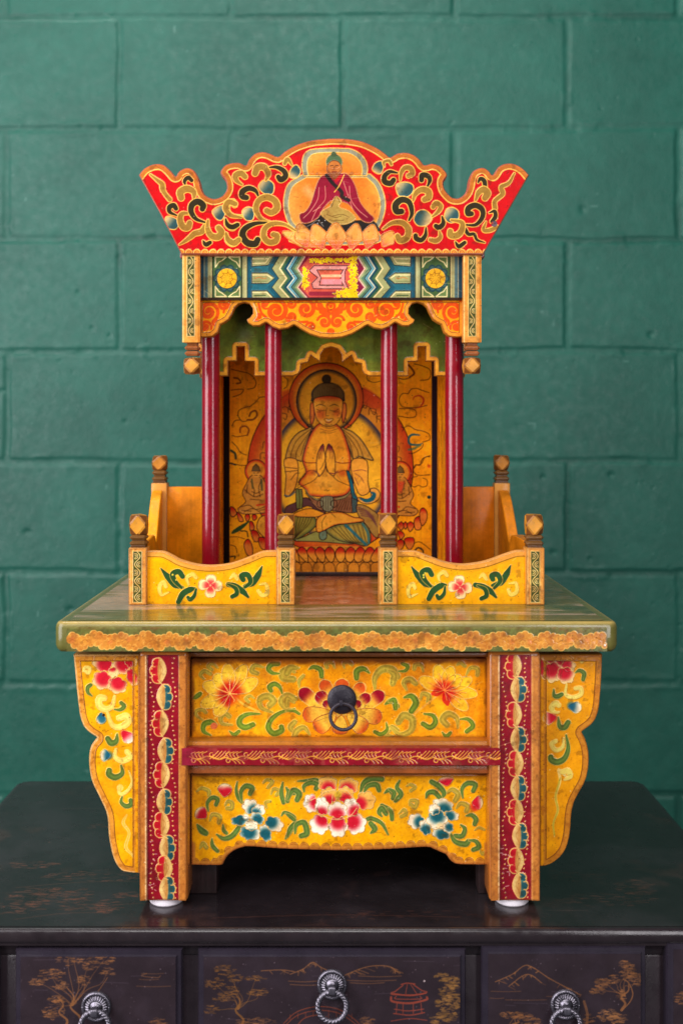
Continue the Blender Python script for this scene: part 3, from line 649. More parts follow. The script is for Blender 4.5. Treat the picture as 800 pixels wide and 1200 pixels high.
# ------------------------------------------------------------------ columns
for i, px in enumerate((247.6, 320.6, 455.6, 531.6)):
    d = 1.301; cx = WX(px, d); r0 = (.0104, .0099, .0099, .0106)[i]; cy = 1.2965
    prof = [(r0 * .9, TZ - .001), (r0, TZ + .002)] + [(r0 * (1 + .012 * math.sin(t * 9 + i)), TZ + .002 + t * (WZ(346, d) - TZ - .002)) for t in np.linspace(.05, 1, 14)]
    n = 48; hts = np.linspace(0, 1, 46); r_ = vnoise(46, n + 1, 9, 400 + i, 2) - .5; r_[:, n] = r_[:, 0]
    for k in range(8): r_[:, n - 8 + k] = r_[:, n - 8 + k] * (1 - k / 8) + r_[:, 0] * k / 8
    V = []; zt_ = WZ(346, d)
    for j, t in enumerate(hts):
        rr = r0 * (1 + .006 * math.sin(t * 8 + i))
        for k in range(n):
            a = 2 * math.pi * k / n; q = rr * (1 + .045 * r_[j, k]); V.append((cx + q * math.cos(a), cy + q * math.sin(a), TZ - .0005 + t * (zt_ - TZ)))
    Fc = [(j * n + k, j * n + (k + 1) % n, (j + 1) * n + (k + 1) % n, (j + 1) * n + k) for j in range(45) for k in range(n)] + [tuple(range(n - 1, -1, -1)), tuple(45 * n + k for k in range(n))]
    m = MB(); m.add(V, Fc, col(140, 2, 26)); m.build('column', M_RED, altar, sharp=60)

# ------------------------------------------------------------------ tabletop
HX = .2762; EZ = .2540
prof = [(.012, EZ), (.004, EZ + .0012), (.0012, EZ + .004), (0, EZ + .008), (0, TZ - .006), (.0008, TZ - .003), (.0022, TZ - .0011), (.0042, TZ - .0002), (.0056, TZ), (.008, TZ)]
G1 = col(104, 100, 44)
m = MB(); m.slab(-HX, HX, FRONT_D, 1.468, EZ, TZ, .009, prof, G1, ringcol={5: col(130, 118, 60), 6: col(176, 152, 84), 7: col(168, 140, 70), 8: col(120, 108, 54), 0: col(60, 50, 24)})  # ring colours paint the gold line and thin highlight on the rounded edge
# worn varnished top
cv = Canvas(-264, 1098, 264, 1462, .75, col(110, 96, 46)); XX, YY = np.meshgrid(cv.X, cv.Y)
n1 = streak(cv.ny, cv.nx, 34, 21, 4, 3.5); n2 = streak(cv.ny, cv.nx, 9, 22, 3, 5)
cv.blend(full, sstep(.45, .65, n1) * .6, col(92, 92, 44)); cv.blend(full, sstep(.5, .7, n2) * .5, col(126, 98, 52))
wear = sstep(.52, .68, n1 * .5 + n2 * .5 + .22 * sstep(-60, -250, XX) * sstep(1120, 1200, YY)); cv.blend(full, wear * .8, col(186, 156, 136))
cv.blend(full, sstep(.58, .7, vnoise(cv.ny, cv.nx, 24, 31, 4)) * .6 * sstep(150, 255, XX), col(60, 74, 40))
for i in range(26):
    x = RNG.uniform(-255, 255); y = RNG.uniform(1102, 1200); L = RNG.uniform(10, 60); cv.line([(x, y), (x + L, y + RNG.uniform(-1, 1))], RNG.uniform(.8, 2), col(196, 160, 90) if i % 3 else col(70, 62, 34), a=RNG.uniform(.2, .5), smooth=0)
bare = (1 - sstep(38, 44, np.abs(XX - 2))) * sstep(1196, 1200, YY)
cv.blend(full, bare * .95, col(170, 96, 62)); cv.blend(full, bare * sstep(.45, .7, vnoise(cv.ny, cv.nx, 12, 77, 3)) * .6, col(210, 150, 120))
cv.line([(-262, 1103), (262, 1103)], 1.6, col(206, 170, 90), a=.7, smooth=0)
cv.img *= (1 + .12 * (vnoise(cv.ny, cv.nx, 5, 5, 2) - .5))[..., None]
m.sheet(cv, (-.264, 1.098, TZ + .0003), (.001, 0, 0), (0, .001, 0), (0, 0, 1))
# front edge with gilt cloud scroll
cv = Canvas(78, 735, 711, 763.5, 2.0, col(108, 106, 48)); XX, YY = np.meshgrid(cv.X, cv.Y)
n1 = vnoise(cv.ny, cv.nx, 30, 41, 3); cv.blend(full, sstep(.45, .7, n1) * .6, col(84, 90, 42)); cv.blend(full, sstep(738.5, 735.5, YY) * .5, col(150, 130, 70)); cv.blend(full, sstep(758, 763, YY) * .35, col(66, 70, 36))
yc = 751.2; SG = col(206, 132, 46); SL = col(240, 184, 88); jr = np.random.default_rng(66)
xs = np.arange(83, 707, 1.0); mid = yc + 2.6 * np.sin(xs * 2 * math.pi / 29.5) + 1.0 * np.sin(xs * .11)
lobes = []
for x in np.arange(84, 706, 6.4):
    for sg in (-1, 1):
        xx = x + jr.uniform(-1, 1) + (3 if sg > 0 else 0); r_ = jr.uniform(2.9, 4.4); lobes.append((xx, yc + 2.6 * math.sin(xx * 2 * math.pi / 29.5) + sg * jr.uniform(4.2, 5.8), r_, sg))
for x, y, r_, sg in lobes: cv.dot(x, y, r_ + .75, SL, h=.12)
cv.line(list(zip(xs[::3], mid[::3])), 11, SG, smooth=0)
for x, y, r_, sg in lobes: cv.dot(x, y, r_ - .1, SG)
for i, (x, y, r_, sg) in enumerate(lobes):
    t0 = 2.2 if sg > 0 else -1.0; cc_ = SL
    if i % 3 == 1: continue
    cv.line([(x + (r_ - 1.4) * math.cos(t), y + (r_ - 1.4) * math.sin(t)) for t in np.linspace(t0, t0 + jr.uniform(2.5, 4.5), 7)], .6, cc_, a=.65, h=.08)
    if i % 7 == 0: cv.dot(x, yc + jr.uniform(-2, 2), 3.0, col(224, 120, 54), a=.55, soft=2)
    if i % 5 == 0: cv.line([(x - 4, yc + 1), (x, yc - 1.5), (x + 4, yc + .5)], .7, col(150, 86, 28), a=.7)
cv.blend(full, sstep(.6, .75, vnoise(cv.ny, cv.nx, 20, 43, 3)) * .35, col(150, 90, 50))
cv.age(.16, 9, 12); cv.dot(708.5, 756, 1.3, col(235, 230, 210))
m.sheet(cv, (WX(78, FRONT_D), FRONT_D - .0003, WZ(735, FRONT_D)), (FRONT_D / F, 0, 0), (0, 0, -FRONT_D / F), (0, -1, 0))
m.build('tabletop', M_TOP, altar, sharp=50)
# ------------------------------------------------------------------ balustrade
def leafpair(cv, Tf, s, shapes, c=GRN2, o=GOLDL):
    for L, w, pr in shapes: cv.curl(Tf(L), w / s, c, ol=o, o=.45, prof=pr)
def small_flower(cv, x, y, jj):
    for k in range(4):
        a = k * math.pi / 2 - 1.5708 + jj.uniform(-.2, .2); x += jj.uniform(-.5, .5); y += jj.uniform(-.5, .5); tx, ty = x + 13 * math.cos(a), y + 13 * math.sin(a)
        cv.lobe(x + 8 * math.cos(a), y + 7.6 * math.sin(a), 6.6, 6.0, 3, .12, a, col(250, 214, 150), ol=col(226, 170, 110), olw=.6, g=('rad', x, y, 3, 12, col(250, 220, 150)))
        cv.lobe(x + 6 * math.cos(a), y + 5.8 * math.sin(a), 4.6, 4.2, 3, .1, a, col(214, 40, 46), g=('rad', x, y, 4, 10.5, col(248, 190, 130)), a=.9)
    cv.dot(x, y, 2.6, col(224, 70, 60)); cv.dot(x, y, 1.2, col(240, 150, 110))
def rail_panel(x0, x1, top, leaves):
    d = 1.199
    pts = [(x0, 709)] + cr(top, 4) + [(x1, 709)]
    cv = Canvas(x0 - 1, 643, x1 + 1, 709.5, 2.2, col(248, 172, 4)); cv.outline(pts)
    up_ = np.full(cv.sd.shape, 1e9); XX, YY = np.meshgrid(cv.X, cv.Y); E = np.array(cr(top, 4))
    for (ax, ay), (bx, by) in zip(E[:-1], E[1:]):
        ex, ey = bx - ax, by - ay; t = np.clip(((XX - ax) * ex + (YY - ay) * ey) / (ex * ex + ey * ey + 1e-9), 0, 1)
        up_ = np.minimum(up_, np.hypot(XX - ax - t * ex, YY - ay - t * ey))
    cv.blend(full, 1 - sstep(5.6, 6.2, up_), col(232, 158, 60)); cv.blend(full, (1 - sstep(.3, .8, np.abs(up_ - 6.4))) * .8, col(130, 84, 20)); cv.blend(full, (1 - sstep(.3, .8, np.abs(up_ - 8))) * .5, col(206, 150, 30))
    leaves(cv); cv.age(.07, 12, int(x0), grime=col(196, 110, 20), gw=3, ga=.35)
    m = MB(); m.board(pts, d, .011, col(226, 156, 52), r=1.3, rimc=col(232, 164, 84)); m.front(cv, d, inset=.8); m.build('rail_panel', M_PAINT, altar)
def rail_leaves(Tf0, s, fx, fy, sd=1):
    jj = np.random.default_rng(sd)
    def Tf(L):
        o = jj.uniform(-1.6, 1.6, 2); return [(x + o[0] + jj.uniform(-.45, .45), y + o[1] + jj.uniform(-.45, .45)) for x, y in Tf0(L)]
    def go(cv):
        leafpair(cv, Tf, s, [([(178, 525), (205, 560), (235, 595), (268, 608)], 26, (.2, 1.0, 1.1, .5)), ([(262, 612), (235, 585), (225, 555), (250, 545), (265, 565)], 24, (.5, .9, 1, .9)), ([(250, 668), (270, 635), (300, 615), (322, 612)], 26, (.8, 1, 1, .4)), ([(325, 615), (318, 645), (300, 662), (290, 650)], 18, (.5, .9, 1, .8)),
                             ([(605, 525), (590, 560), (565, 595), (530, 608)], 26, (.2, 1.0, 1.1, .5)), ([(535, 612), (560, 585), (548, 555), (525, 560), (530, 575)], 24, (.5, .9, 1, .9)), ([(545, 655), (520, 630), (490, 610), (458, 602)], 26, (.4, 1, 1, .8)), ([(460, 602), (492, 620), (498, 645), (478, 658)], 20, (.4, .9, 1, .9))])
        for L in ([(205, 640), (175, 650), (168, 615), (185, 597), (195, 615)], [(300, 600), (292, 570), (315, 555), (330, 570)], [(595, 605), (625, 605), (630, 640), (605, 650), (592, 632)], [(470, 575), (485, 560), (500, 578)]): cv.curl(Tf(L), 15 / s, col(238, 206, 84), ol=col(196, 160, 60), o=.35)
        for (u, v) in ((232, 562), (246, 560), (238, 575)): cv.dot(*Tf([(u, v)])[0], 1.1, col(240, 210, 70))
        small_flower(cv, fx, fy, jj)
    return go
T7 = T(140, 520, 3.636)
rail_panel(171, 326, [(171, 646), (190, 646.5), (201, 651), (212, 656.8), (231, 661.8), (250, 663), (272, 660), (294, 652), (303, 648), (311, 646), (326, 645.6)], rail_leaves(T7, 3.636, 246.5, 687.5))
rail_panel(464.5, 618, [(464.5, 645.6), (486, 646), (499, 650.5), (519, 658), (536, 661.3), (551, 661), (570, 657.6), (590, 650.5), (605, 645.8), (618, 645.5)], rail_leaves(T(432, 519, 3.636), 3.636, 538.5, 688, 5))

def post(px0, px1, d, ptop, front, fin_top, strip_seed):
    """square post with a banded neck and a faceted knob"""
    k = d / F; xa, xb = WX(px0, d), WX(px1, d); w = xb - xa; zt = WZ(ptop, d)
    m = MB(); m.box(xa, xb, d, d + w, TZ + .0002, zt, col(214, 144, 62), .0012)
    if front:
        cv = Canvas(px0 + 1, ptop + 1, px1 - 1, 708.5, 2.6, col(222, 150, 64)); xm = (px0 + px1) / 2
        cv.line([(px0 + 2, ptop), (px0 + 2, 710)], 1.2, col(240, 190, 110)); strip(cv, xm - 5.4, ptop + 4, xm + 5.2, 706, 10.5); cv.age(.14, 8, strip_seed, grime=col(130, 70, 30), gw=1.5, ga=.4)
        m.front(cv, d, off=.0003)
    ob = m.build('balustrade_post', M_PAINT, altar)
    f = MB(); xc, yc = (xa + xb) / 2, d + w / 2; z = zt - .0003
    BR = col(112, 74, 32)
    f.box(xc - w * .40, xc + w * .40, yc - w * .40, yc + w * .40, z, z + 3 * k, col(90, 56, 24), .0004)
    f.box(xc - w * .46, xc + w * .46, yc - w * .46, yc + w * .46, z + 2.4 * k, z + 8 * k, BR, 2.2 * k, 1)
    f.box(xc - w * .34, xc + w * .34, yc - w * .34, yc + w * .34, z + 7 * k, z + 10 * k, col(80, 50, 20), .0004)
    f.box(xc - w * .46, xc + w * .46, yc - w * .46, yc + w * .46, z + 9.2 * k, z + 15 * k, BR, 2.4 * k, 1)
    hh = ((ptop - 15) - fin_top) * k / 2
    facet(f, xc, yc, z + 14.6 * k + hh, w * .47, hh, cf=col(208, 140, 40) if front else col(188, 120, 36), ct=col(118, 68, 28))
    f.build('finial', M_GILT, ob, sharp=20)
for (a, b, fr, sd_) in ((150.5, 172, 603, 51), (323.5, 345.5, 602, 52), (443.5, 466, 602, 53), (616, 638, 602, 54)): post(a, b, 1.194, 642, True, fr, sd_)
post(177, 195.5, 1.382, 566, False, 533, 55); post(579, 597.5, 1.382, 566, False, 532.5, 56)
# rear boards beside the cabinet
m = MB(); d = 1.386; m.box(WX(195, d), WX(256, d), d, d + .012, TZ + .0002, WZ(570.5, d), col(232, 136, 10), .0012); m.build('rear_board', M_ORANGE, altar)
m = MB(); m.box(WX(528, d), WX(579.5, d), d, d + .012, TZ + .0002, WZ(570.5, d), col(214, 116, 12), .0012); m.build('rear_board', M_ORANGE, altar)  # shading of the right-hand board put into its darker colour
# stepped side boards: their tops sweep down from the rear post to the front post
def side_board(sx, xb0, xf0):
    prof = [(1.214, TZ + .0002), (1.214, .3505), (1.25, .3512), (1.288, .3518), (1.299, .3500), (1.305, .3450), (1.3095, .3410), (1.3145, .3425), (1.322, .3500), (1.334, .3635), (1.347, .3775), (1.358, .3875), (1.368, .3945), (1.381, .3985), (1.381, TZ + .0002)]
    V = []; t = .0125
    for side in (0, 1):
        for (y, z) in prof:
            f_ = (y - 1.214) / (1.381 - 1.214); x = xf0 + (xb0 - xf0) * f_; V.append((x + sx * (side - .5) * t, y, z))
    m_ = len(prof); Fc = [(i, (i + 1) % m_, m_ + (i + 1) % m_, m_ + i) for i in range(m_)] + [tuple(range(m_ - 1, -1, -1)), tuple(range(m_, 2 * m_))]
    mb = MB(); mb.add(V, Fc, col(236, 152, 20) if sx < 0 else col(214, 124, 18)); ob = mb.build('side_board', M_ORANGE, altar)  # lit left and shaded right board told apart by colour
    bv = ob.modifiers.new('arris', 'BEVEL'); bv.width = .0012; bv.segments = 2; bv.limit_method = 'ANGLE'
side_board(-1, WX(186, 1.39), WX(163, 1.205)); side_board(1, WX(588, 1.39), WX(625, 1.205))

# ------------------------------------------------------------------ niche
PB = col(246, 156, 16)
cv = Canvas(261, 345, 513, 672, 2.0, PB, seed=9)
XX, YY = np.meshgrid(cv.X, cv.Y)
g = vnoise(cv.ny, cv.nx, 60, 61, 3); gr_ = vnoise(3, cv.nx, 4, 62, 2)[0][None, :]
cv.img *= (1 + .22 * (g - .5) + .12 * (gr_ - .5))[..., None]
INKB = col(42, 18, 10); RG = col(196, 50, 20); BLK = col(34, 32, 40)
def L_(Tf, L, w=1.0, c=INKB, a=.9, prof=None, smooth=5): cv.line(Tf(L), w * .7, c, a=a, prof=prof, smooth=smooth)
def ellring(cx, cy, rx, ry, w, c, a=1.0, inward=True, lim=None):
    """painted ring whose colour is strong on the ellipse and fades inwards"""
    rr = np.hypot((XX - cx) / rx, (YY - cy) / ry); s_ = (1 - rr) * min(rx, ry)
    k = sstep(-.6, .4, s_) * (1 - sstep(0, w, s_)) * a
    cv.blend(full, k, c)
def ell(cx, cy, rx, ry, n=60, a0=0, a1=2 * math.pi): return [(cx + rx * math.cos(t), cy + ry * math.sin(t)) for t in np.linspace(a0, a1, n)]
# large body aureole
cv.fill(ell(387, 548, 97, 101), col(224, 138, 34)); ellring(387, 548, 97, 101, 22, RG, .85); cv.line(ell(387, 548, 97, 101), 1.1, INKB, smooth=0)
for t in np.arange(.1, 6.2, .16):
    x, y = 387 + 79 * math.cos(t), 548 + 83 * math.sin(t); cv.line([(x - 4, y + 3), (x - 3, y - 4), (x + 4, y - 3), (x + 3, y + 3), (x, y + 1)], .9, INKB, a=.8)
cv.fill(ell(387, 552, 71, 78), col(234, 160, 34)); ellring(387, 552, 71, 78, 9, col(52, 48, 70), .95); cv.fill(ell(387, 556, 60, 68), col(240, 170, 34), soft=8)
# head halo
cv.fill(ell(382, 467, 43.5, 42), col(228, 138, 30)); ellring(382, 467, 43.5, 42, 9, RG, .75); cv.line(ell(382, 467, 43.5, 42), 1.1, INKB, smooth=0)
cv.fill(ell(382.5, 470, 35, 37), col(222, 146, 28)); ellring(382.5, 470, 35, 37, 5.5, BLK, .8); cv.line(ell(382.5, 470, 35, 37), 1.2, col(24, 22, 28), smooth=0)
P1, P2 = T(330, 430, 6.667), T(330, 540, 6.667)
# shawl
SH = col(206, 144, 46)
cv.fill(P1([(235, 478), (190, 485), (120, 520), (60, 600), (28, 720), (60, 740), (110, 725), (165, 735), (180, 640)]), SH, ol=INKB, smooth=3, g=('edge', 2, col(132, 96, 56)))
cv.fill(P1([(465, 478), (500, 485), (560, 510), (630, 580), (690, 680), (715, 730), (650, 715), (600, 700), (560, 730), (530, 640)]), SH, ol=INKB, smooth=3, g=('edge', 2, col(120, 104, 62)))
for L in ([(222, 488), (130, 560), (85, 640), (60, 735)], [(230, 495), (165, 580), (120, 650), (108, 725)], [(232, 500), (180, 590), (150, 690)]): L_(P1, L, 1.0)
for L in ([(480, 490), (570, 560), (615, 640), (640, 715)], [(475, 495), (540, 570), (590, 650), (600, 700)], [(470, 500), (525, 580), (548, 660), (560, 725)]): L_(P1, L, 1.0)
# sleeves
cv.fill(P2([(20, -10), (110, -15), (130, 60), (110, 200), (60, 270), (25, 270), (35, 120)]), col(236, 154, 44), ol=INKB, smooth=3); cv.fill(P2([(560, -15), (665, 0), (672, 160), (685, 240), (620, 270), (575, 200), (540, 60)]), col(238, 158, 48), ol=INKB, smooth=3)
for L in ([(28, 50), (120, 60)], [(25, 85), (130, 75)], [(70, 150), (110, 100), (140, 95)]): L_(P2, L, 1.1)
for L in ([(560, 80), (620, 70), (660, 80)], [(575, 100), (620, 130), (640, 170)], [(570, 130), (600, 190)]): L_(P2, L, 1.1, col(120, 40, 50))
# trunk and arms
SK = col(244, 156, 34); SKR = col(202, 66, 30)
cv.fill(P1([(300, 440), (250, 485), (205, 570), (168, 690), (165, 745), (190, 830), (130, 900), (190, 960), (200, 1000), (330, 1015), (480, 1005), (535, 960), (560, 900), (530, 820), (540, 740), (530, 660), (500, 560), (470, 490), (410, 440)]), SK, ol=INKB, smooth=3, g=('edge', 4.5, SKR))
cv.fill(P1([(290, 700), (420, 700), (470, 850), (440, 950), (260, 950), (230, 850)]), col(238, 158, 46), soft=5)
L_(P1, [(168, 735), (200, 748), (270, 748)], 1.4, col(110, 20, 20)); L_(P1, [(420, 740), (470, 752), (538, 745)], 1.4, col(110, 20, 20))
L_(P2, [(290, 110), (240, 160), (120, 215), (95, 240)], 1.0); L_(P2, [(380, 90), (430, 150), (530, 195)], 1.0); L_(P2, [(270, 80), (220, 75), (170, 110), (125, 200)], 1.0); L_(P2, [(430, 95), (490, 75), (530, 110)], .9)
cv.fill(P2([(180, 90), (220, 70), (260, 75), (240, 115)]), RG, soft=2.5, a=.5, smooth=3); cv.fill(P2([(440, 80), (490, 72), (505, 110), (460, 120)]), RG, soft=2.5, a=.5, smooth=3)
for L in ([(310, 462), (370, 480), (430, 462)], [(300, 482), (370, 502), (440, 480)], [(320, 505), (370, 516), (420, 505)]): L_(P1, L, .8, col(140, 60, 24))
cv.dot(*P1([(245, 712)])[0], .6, INKB); cv.dot(*P1([(475, 710)])[0], .6, INKB); L_(P2, [(335, 232), (350, 226), (356, 236), (372, 228)], .9)
# joined hands
HN = col(246, 164, 44)
cv.fill(P1([(322, 602), (296, 640), (276, 700), (272, 790), (285, 850), (300, 850), (335, 800), (342, 720), (330, 640)]), HN, ol=INKB, smooth=3, g=('lin', 379, 532, 377, 522, col(112, 26, 50)))
cv.fill(P1([(368, 600), (350, 640), (342, 720), (346, 790), (370, 830), (410, 850), (418, 790), (415, 700), (398, 640)]), HN, ol=INKB, smooth=3, g=('lin', 386, 532, 387, 522, col(112, 26, 50)))
for u in (300, 312, 322): L_(P1, [(u + 14, 615), (u, 660), (u - 10, 715)], .6, col(120, 40, 30))
for u in (372, 386, 398): L_(P1, [(u - 4, 615), (u + 3, 660), (u + 4, 715)], .6, col(90, 20, 30))
L_(P1, [(340, 720), (320, 770), (300, 800)], .8); L_(P1, [(345, 740), (352, 790), (362, 815)], .8); L_(P2, [(255, 80), (285, 100), (295, 115)], 2.2, col(140, 80, 60)); L_(P2, [(375, 95), (410, 100), (430, 85)], 2.2, col(130, 50, 40))
# hair, ears, face
HR = col(84, 62, 30)
cv.dot(*P1([(350, 95)])[0], 5.6, col(44, 32, 20)); cv.dot(*P1([(350, 92)])[0], 5, col(60, 44, 24))
cv.fill(P1([(235, 240), (238, 190), (285, 140), (360, 120), (435, 140), (482, 190), (488, 240), (468, 272), (250, 272)]), HR, ol=col(40, 26, 14), smooth=3, g=('edge', 3, col(46, 34, 20)))
for u in range(255, 480, 13): L_(P1, [(360 + (u - 365) * .55, 130), (u, 185), (u + (u - 365) * .05, 238)], .55, col(170, 124, 50), a=.7)
for e in ([(225, 290), (248, 286), (256, 345), (252, 410), (232, 455), (222, 400)], [(474, 290), (500, 286), (506, 350), (492, 410), (478, 440), (470, 390)]): cv.fill(P1(e), col(220, 120, 40), ol=INKB, smooth=3, g=('edge', 2, SKR))
cv.fill(P1([(250, 260), (254, 330), (272, 400), (310, 448), (365, 466), (420, 448), (458, 400), (474, 330), (474, 262), (440, 236), (365, 226), (285, 236)]), col(248, 168, 48), ol=INKB, olw=.7, smooth=3, g=('lin', 384, 473, 384, 463, col(200, 60, 24)))
for (u, v, r_) in ((304, 368, 5.2), (432, 356, 4.8)): cv.dot(*P1([(u, v)])[0], r_, col(206, 50, 26), a=.5, soft=3.5)
for L, w in (([(265, 306), (300, 292), (342, 306)], 1.5), ([(374, 306), (412, 292), (446, 306)], 1.5), ([(270, 328), (300, 342), (342, 338)], 1.2), ([(375, 338), (412, 344), (442, 330)], 1.2)): L_(P1, L, w, col(50, 26, 14), prof=(.5, 1, .5))
for L in ([(352, 320), (345, 370), (352, 382), (368, 378)], [(330, 412), (345, 402), (366, 408), (388, 402), (404, 408)], [(336, 418), (366, 438), (398, 416)], [(340, 450), (366, 456), (392, 450)], [(275, 350), (300, 352)], [(405, 352), (440, 350)]): L_(P1, L, .85, col(70, 30, 16))
cv.fill(P1([(342, 410), (366, 413), (394, 410), (366, 422)]), col(240, 220, 170), smooth=2); L_(P1, [(345, 428), (366, 435), (388, 426)], 1.4, col(160, 40, 26))
L_(P1, [(232, 455), (215, 470), (195, 458), (215, 448), (245, 465)], 1.0); L_(P1, [(500, 400), (515, 445), (545, 455), (530, 475), (512, 458)], 1.0); L_(P1, [(490, 430), (520, 450)], 1.0)
# skirts, sash, belt
PU = col(92, 54, 52); OG = col(140, 116, 40)
cv.fill(P2([(100, 330), (170, 290), (220, 300), (330, 380), (340, 405), (280, 400), (200, 350), (60, 420), (25, 400), (40, 355)]), PU, ol=INKB, smooth=3); cv.fill(P2([(190, 240), (250, 300), (330, 285), (420, 285), (480, 272), (540, 250), (560, 330), (555, 405), (420, 390), (300, 385), (240, 330)]), col(140, 88, 54), ol=INKB, smooth=3)
for k in range(6): L_(P2, [(420 + k * 22, 385), (450 + k * 18, 330), (470 + k * 14, 285)], .9)
L_(P2, [(190, 230), (215, 270), (290, 310)], 3.0, col(140, 134, 80)); L_(P2, [(535, 245), (500, 280), (430, 300)], 3.0, col(140, 134, 80)); L_(P2, [(185, 235), (250, 300), (300, 312)], .9); L_(P2, [(538, 250), (490, 292), (420, 308)], .9)
cv.fill(P2([(312, 285), (395, 280), (405, 350), (385, 392), (340, 394), (305, 350)]), col(128, 120, 84), ol=INKB, smooth=3)
for u in (325, 345, 362, 380): L_(P2, [(u, 288), (u, 340), (u + 2, 388)], .8)
for cx_ in (408, 300): cv.line([*ell(*P2([(cx_, 335)])[0], 3.6, 4.4, 20)], .9, INKB, smooth=0)
cv.fill(P2([(110, 218), (158, 222), (166, 300), (160, 372), (116, 375), (112, 300)]), col(112, 112, 50), ol=INKB); L_(P2, [(134, 222), (140, 300), (138, 372)], 1.0)
cv.fill(P2([(505, 80), (530, 90), (556, 170), (570, 250), (600, 310), (570, 320), (545, 270), (530, 180)]), col(24, 92, 104), ol=INKB, smooth=3)
cv.fill(P2([(548, 290), (588, 305), (590, 400), (550, 408)]), col(70, 100, 96), ol=INKB); L_(P2, [(562, 300), (562, 404)], 1.1); L_(P2, [(576, 300), (576, 404)], 1.1)
cv.fill(P2([(690, 222), (735, 215), (768, 255), (750, 305), (690, 335), (630, 330), (590, 300), (612, 285), (660, 300), (700, 280)]), col(236, 162, 60), ol=INKB, smooth=3)
cv.line(P2([(612, 296), (660, 312), (706, 296), (722, 262), (700, 246)]), 5.5, col(22, 92, 104), prof=(.3, .8, 1, .8, .3)); L_(P2, [(25, 270), (60, 275), (100, 245)], 3, col(80, 82, 84))
# crossed legs
cv.fill(P2([(585, 350), (640, 345), (710, 385), (755, 430), (765, 530), (745, 600), (705, 570), (660, 500), (600, 430)]), col(164, 120, 50), ol=INKB, smooth=3)
for k in range(5): L_(P2, [(590 + k * 8, 362 + k * 16), (650 + k * 10, 380 + k * 16), (720 + k * 6, 440 + k * 18)], 1.5, col(110, 60, 60))
cv.fill(P2([(90, 430), (160, 420), (240, 430), (272, 470), (262, 515), (180, 580), (90, 625), (80, 605), (100, 520)]), col(150, 134, 48), ol=INKB, smooth=3, g=('edge', 4, col(92, 96, 44)))
for k in range(6): L_(P2, [(240 - k * 22, 432), (215 - k * 20, 490), (150 - k * 8, 560), (92, 615)], .9)
cv.fill(P2([(100, 625), (180, 590), (300, 540), (360, 545), (480, 610), (560, 650), (400, 640), (250, 630)]), col(146, 140, 66), ol=INKB, smooth=3); cv.fill(P2([(300, 555), (345, 545), (350, 600), (320, 620), (295, 600)]), col(110, 130, 100), ol=INKB, smooth=3)
cv.fill(P2([(345, 545), (420, 505), (520, 490), (640, 485), (690, 560), (690, 640), (650, 665), (560, 645), (440, 620)]), col(170, 140, 52), ol=INKB, smooth=3, g=('edge', 4, col(100, 104, 56)))
for k in range(8): L_(P2, [(385 + k * 34, 520 - k * 4), (430 + k * 30, 560), (500 + k * 22, 620), (560 + k * 16, 645)], .95)
cv.line(P2([(500, 505), (560, 560), (620, 620), (660, 655)]), 3.2, col(40, 104, 110)); cv.line(P2([(630, 490), (670, 560), (680, 640)]), 2.6, col(60, 110, 100))
cv.fill(P2([(90, 430), (130, 395), (220, 372), (300, 395), (340, 420), (250, 440)]), SK, ol=INKB, smooth=3); cv.fill(P2([(270, 470), (300, 430), (370, 405), (470, 402), (560, 440), (610, 445), (640, 470), (520, 490), (420, 500), (330, 545), (275, 555)]), col(240, 162, 46), ol=INKB, smooth=3, g=('edge', 2.5, col(220, 110, 34)))
L_(P2, [(320, 545), (315, 480), (345, 430)], .9); L_(P2, [(385, 408), (420, 440)], .7)
# lotus throne
cv.fill(P2([(70, 680), (420, 660), (800, 680), (800, 870), (70, 870)]), col(222, 136, 36))
for i, u in enumerate((85, 160, 235, 300, 375, 460, 540, 615, 690, 760)):
    lean = (u - 420) * -.12
    cv.fill(P2([(u - 5, 672), (u + 32, 700), (u + 36 + lean * .3, 755), (u + lean + 10, 795), (u - 26 + lean, 768), (u - 40, 710)]), col(234, 150, 44), ol=INKB, smooth=3, g=('lin', 0, P2([(0, 745)])[0][1], 0, P2([(0, 690)])[0][1], col(190, 30, 16)))
for i, u in enumerate((110, 190, 290, 370, 470, 560, 650, 735)): L_(P2, [(u - 45, 868), (u - 38, 815), (u, 792), (u + 38, 810), (u + 48, 862)], 1.0)
L_(P2, [(70, 792), (420, 790), (790, 792)], .9)
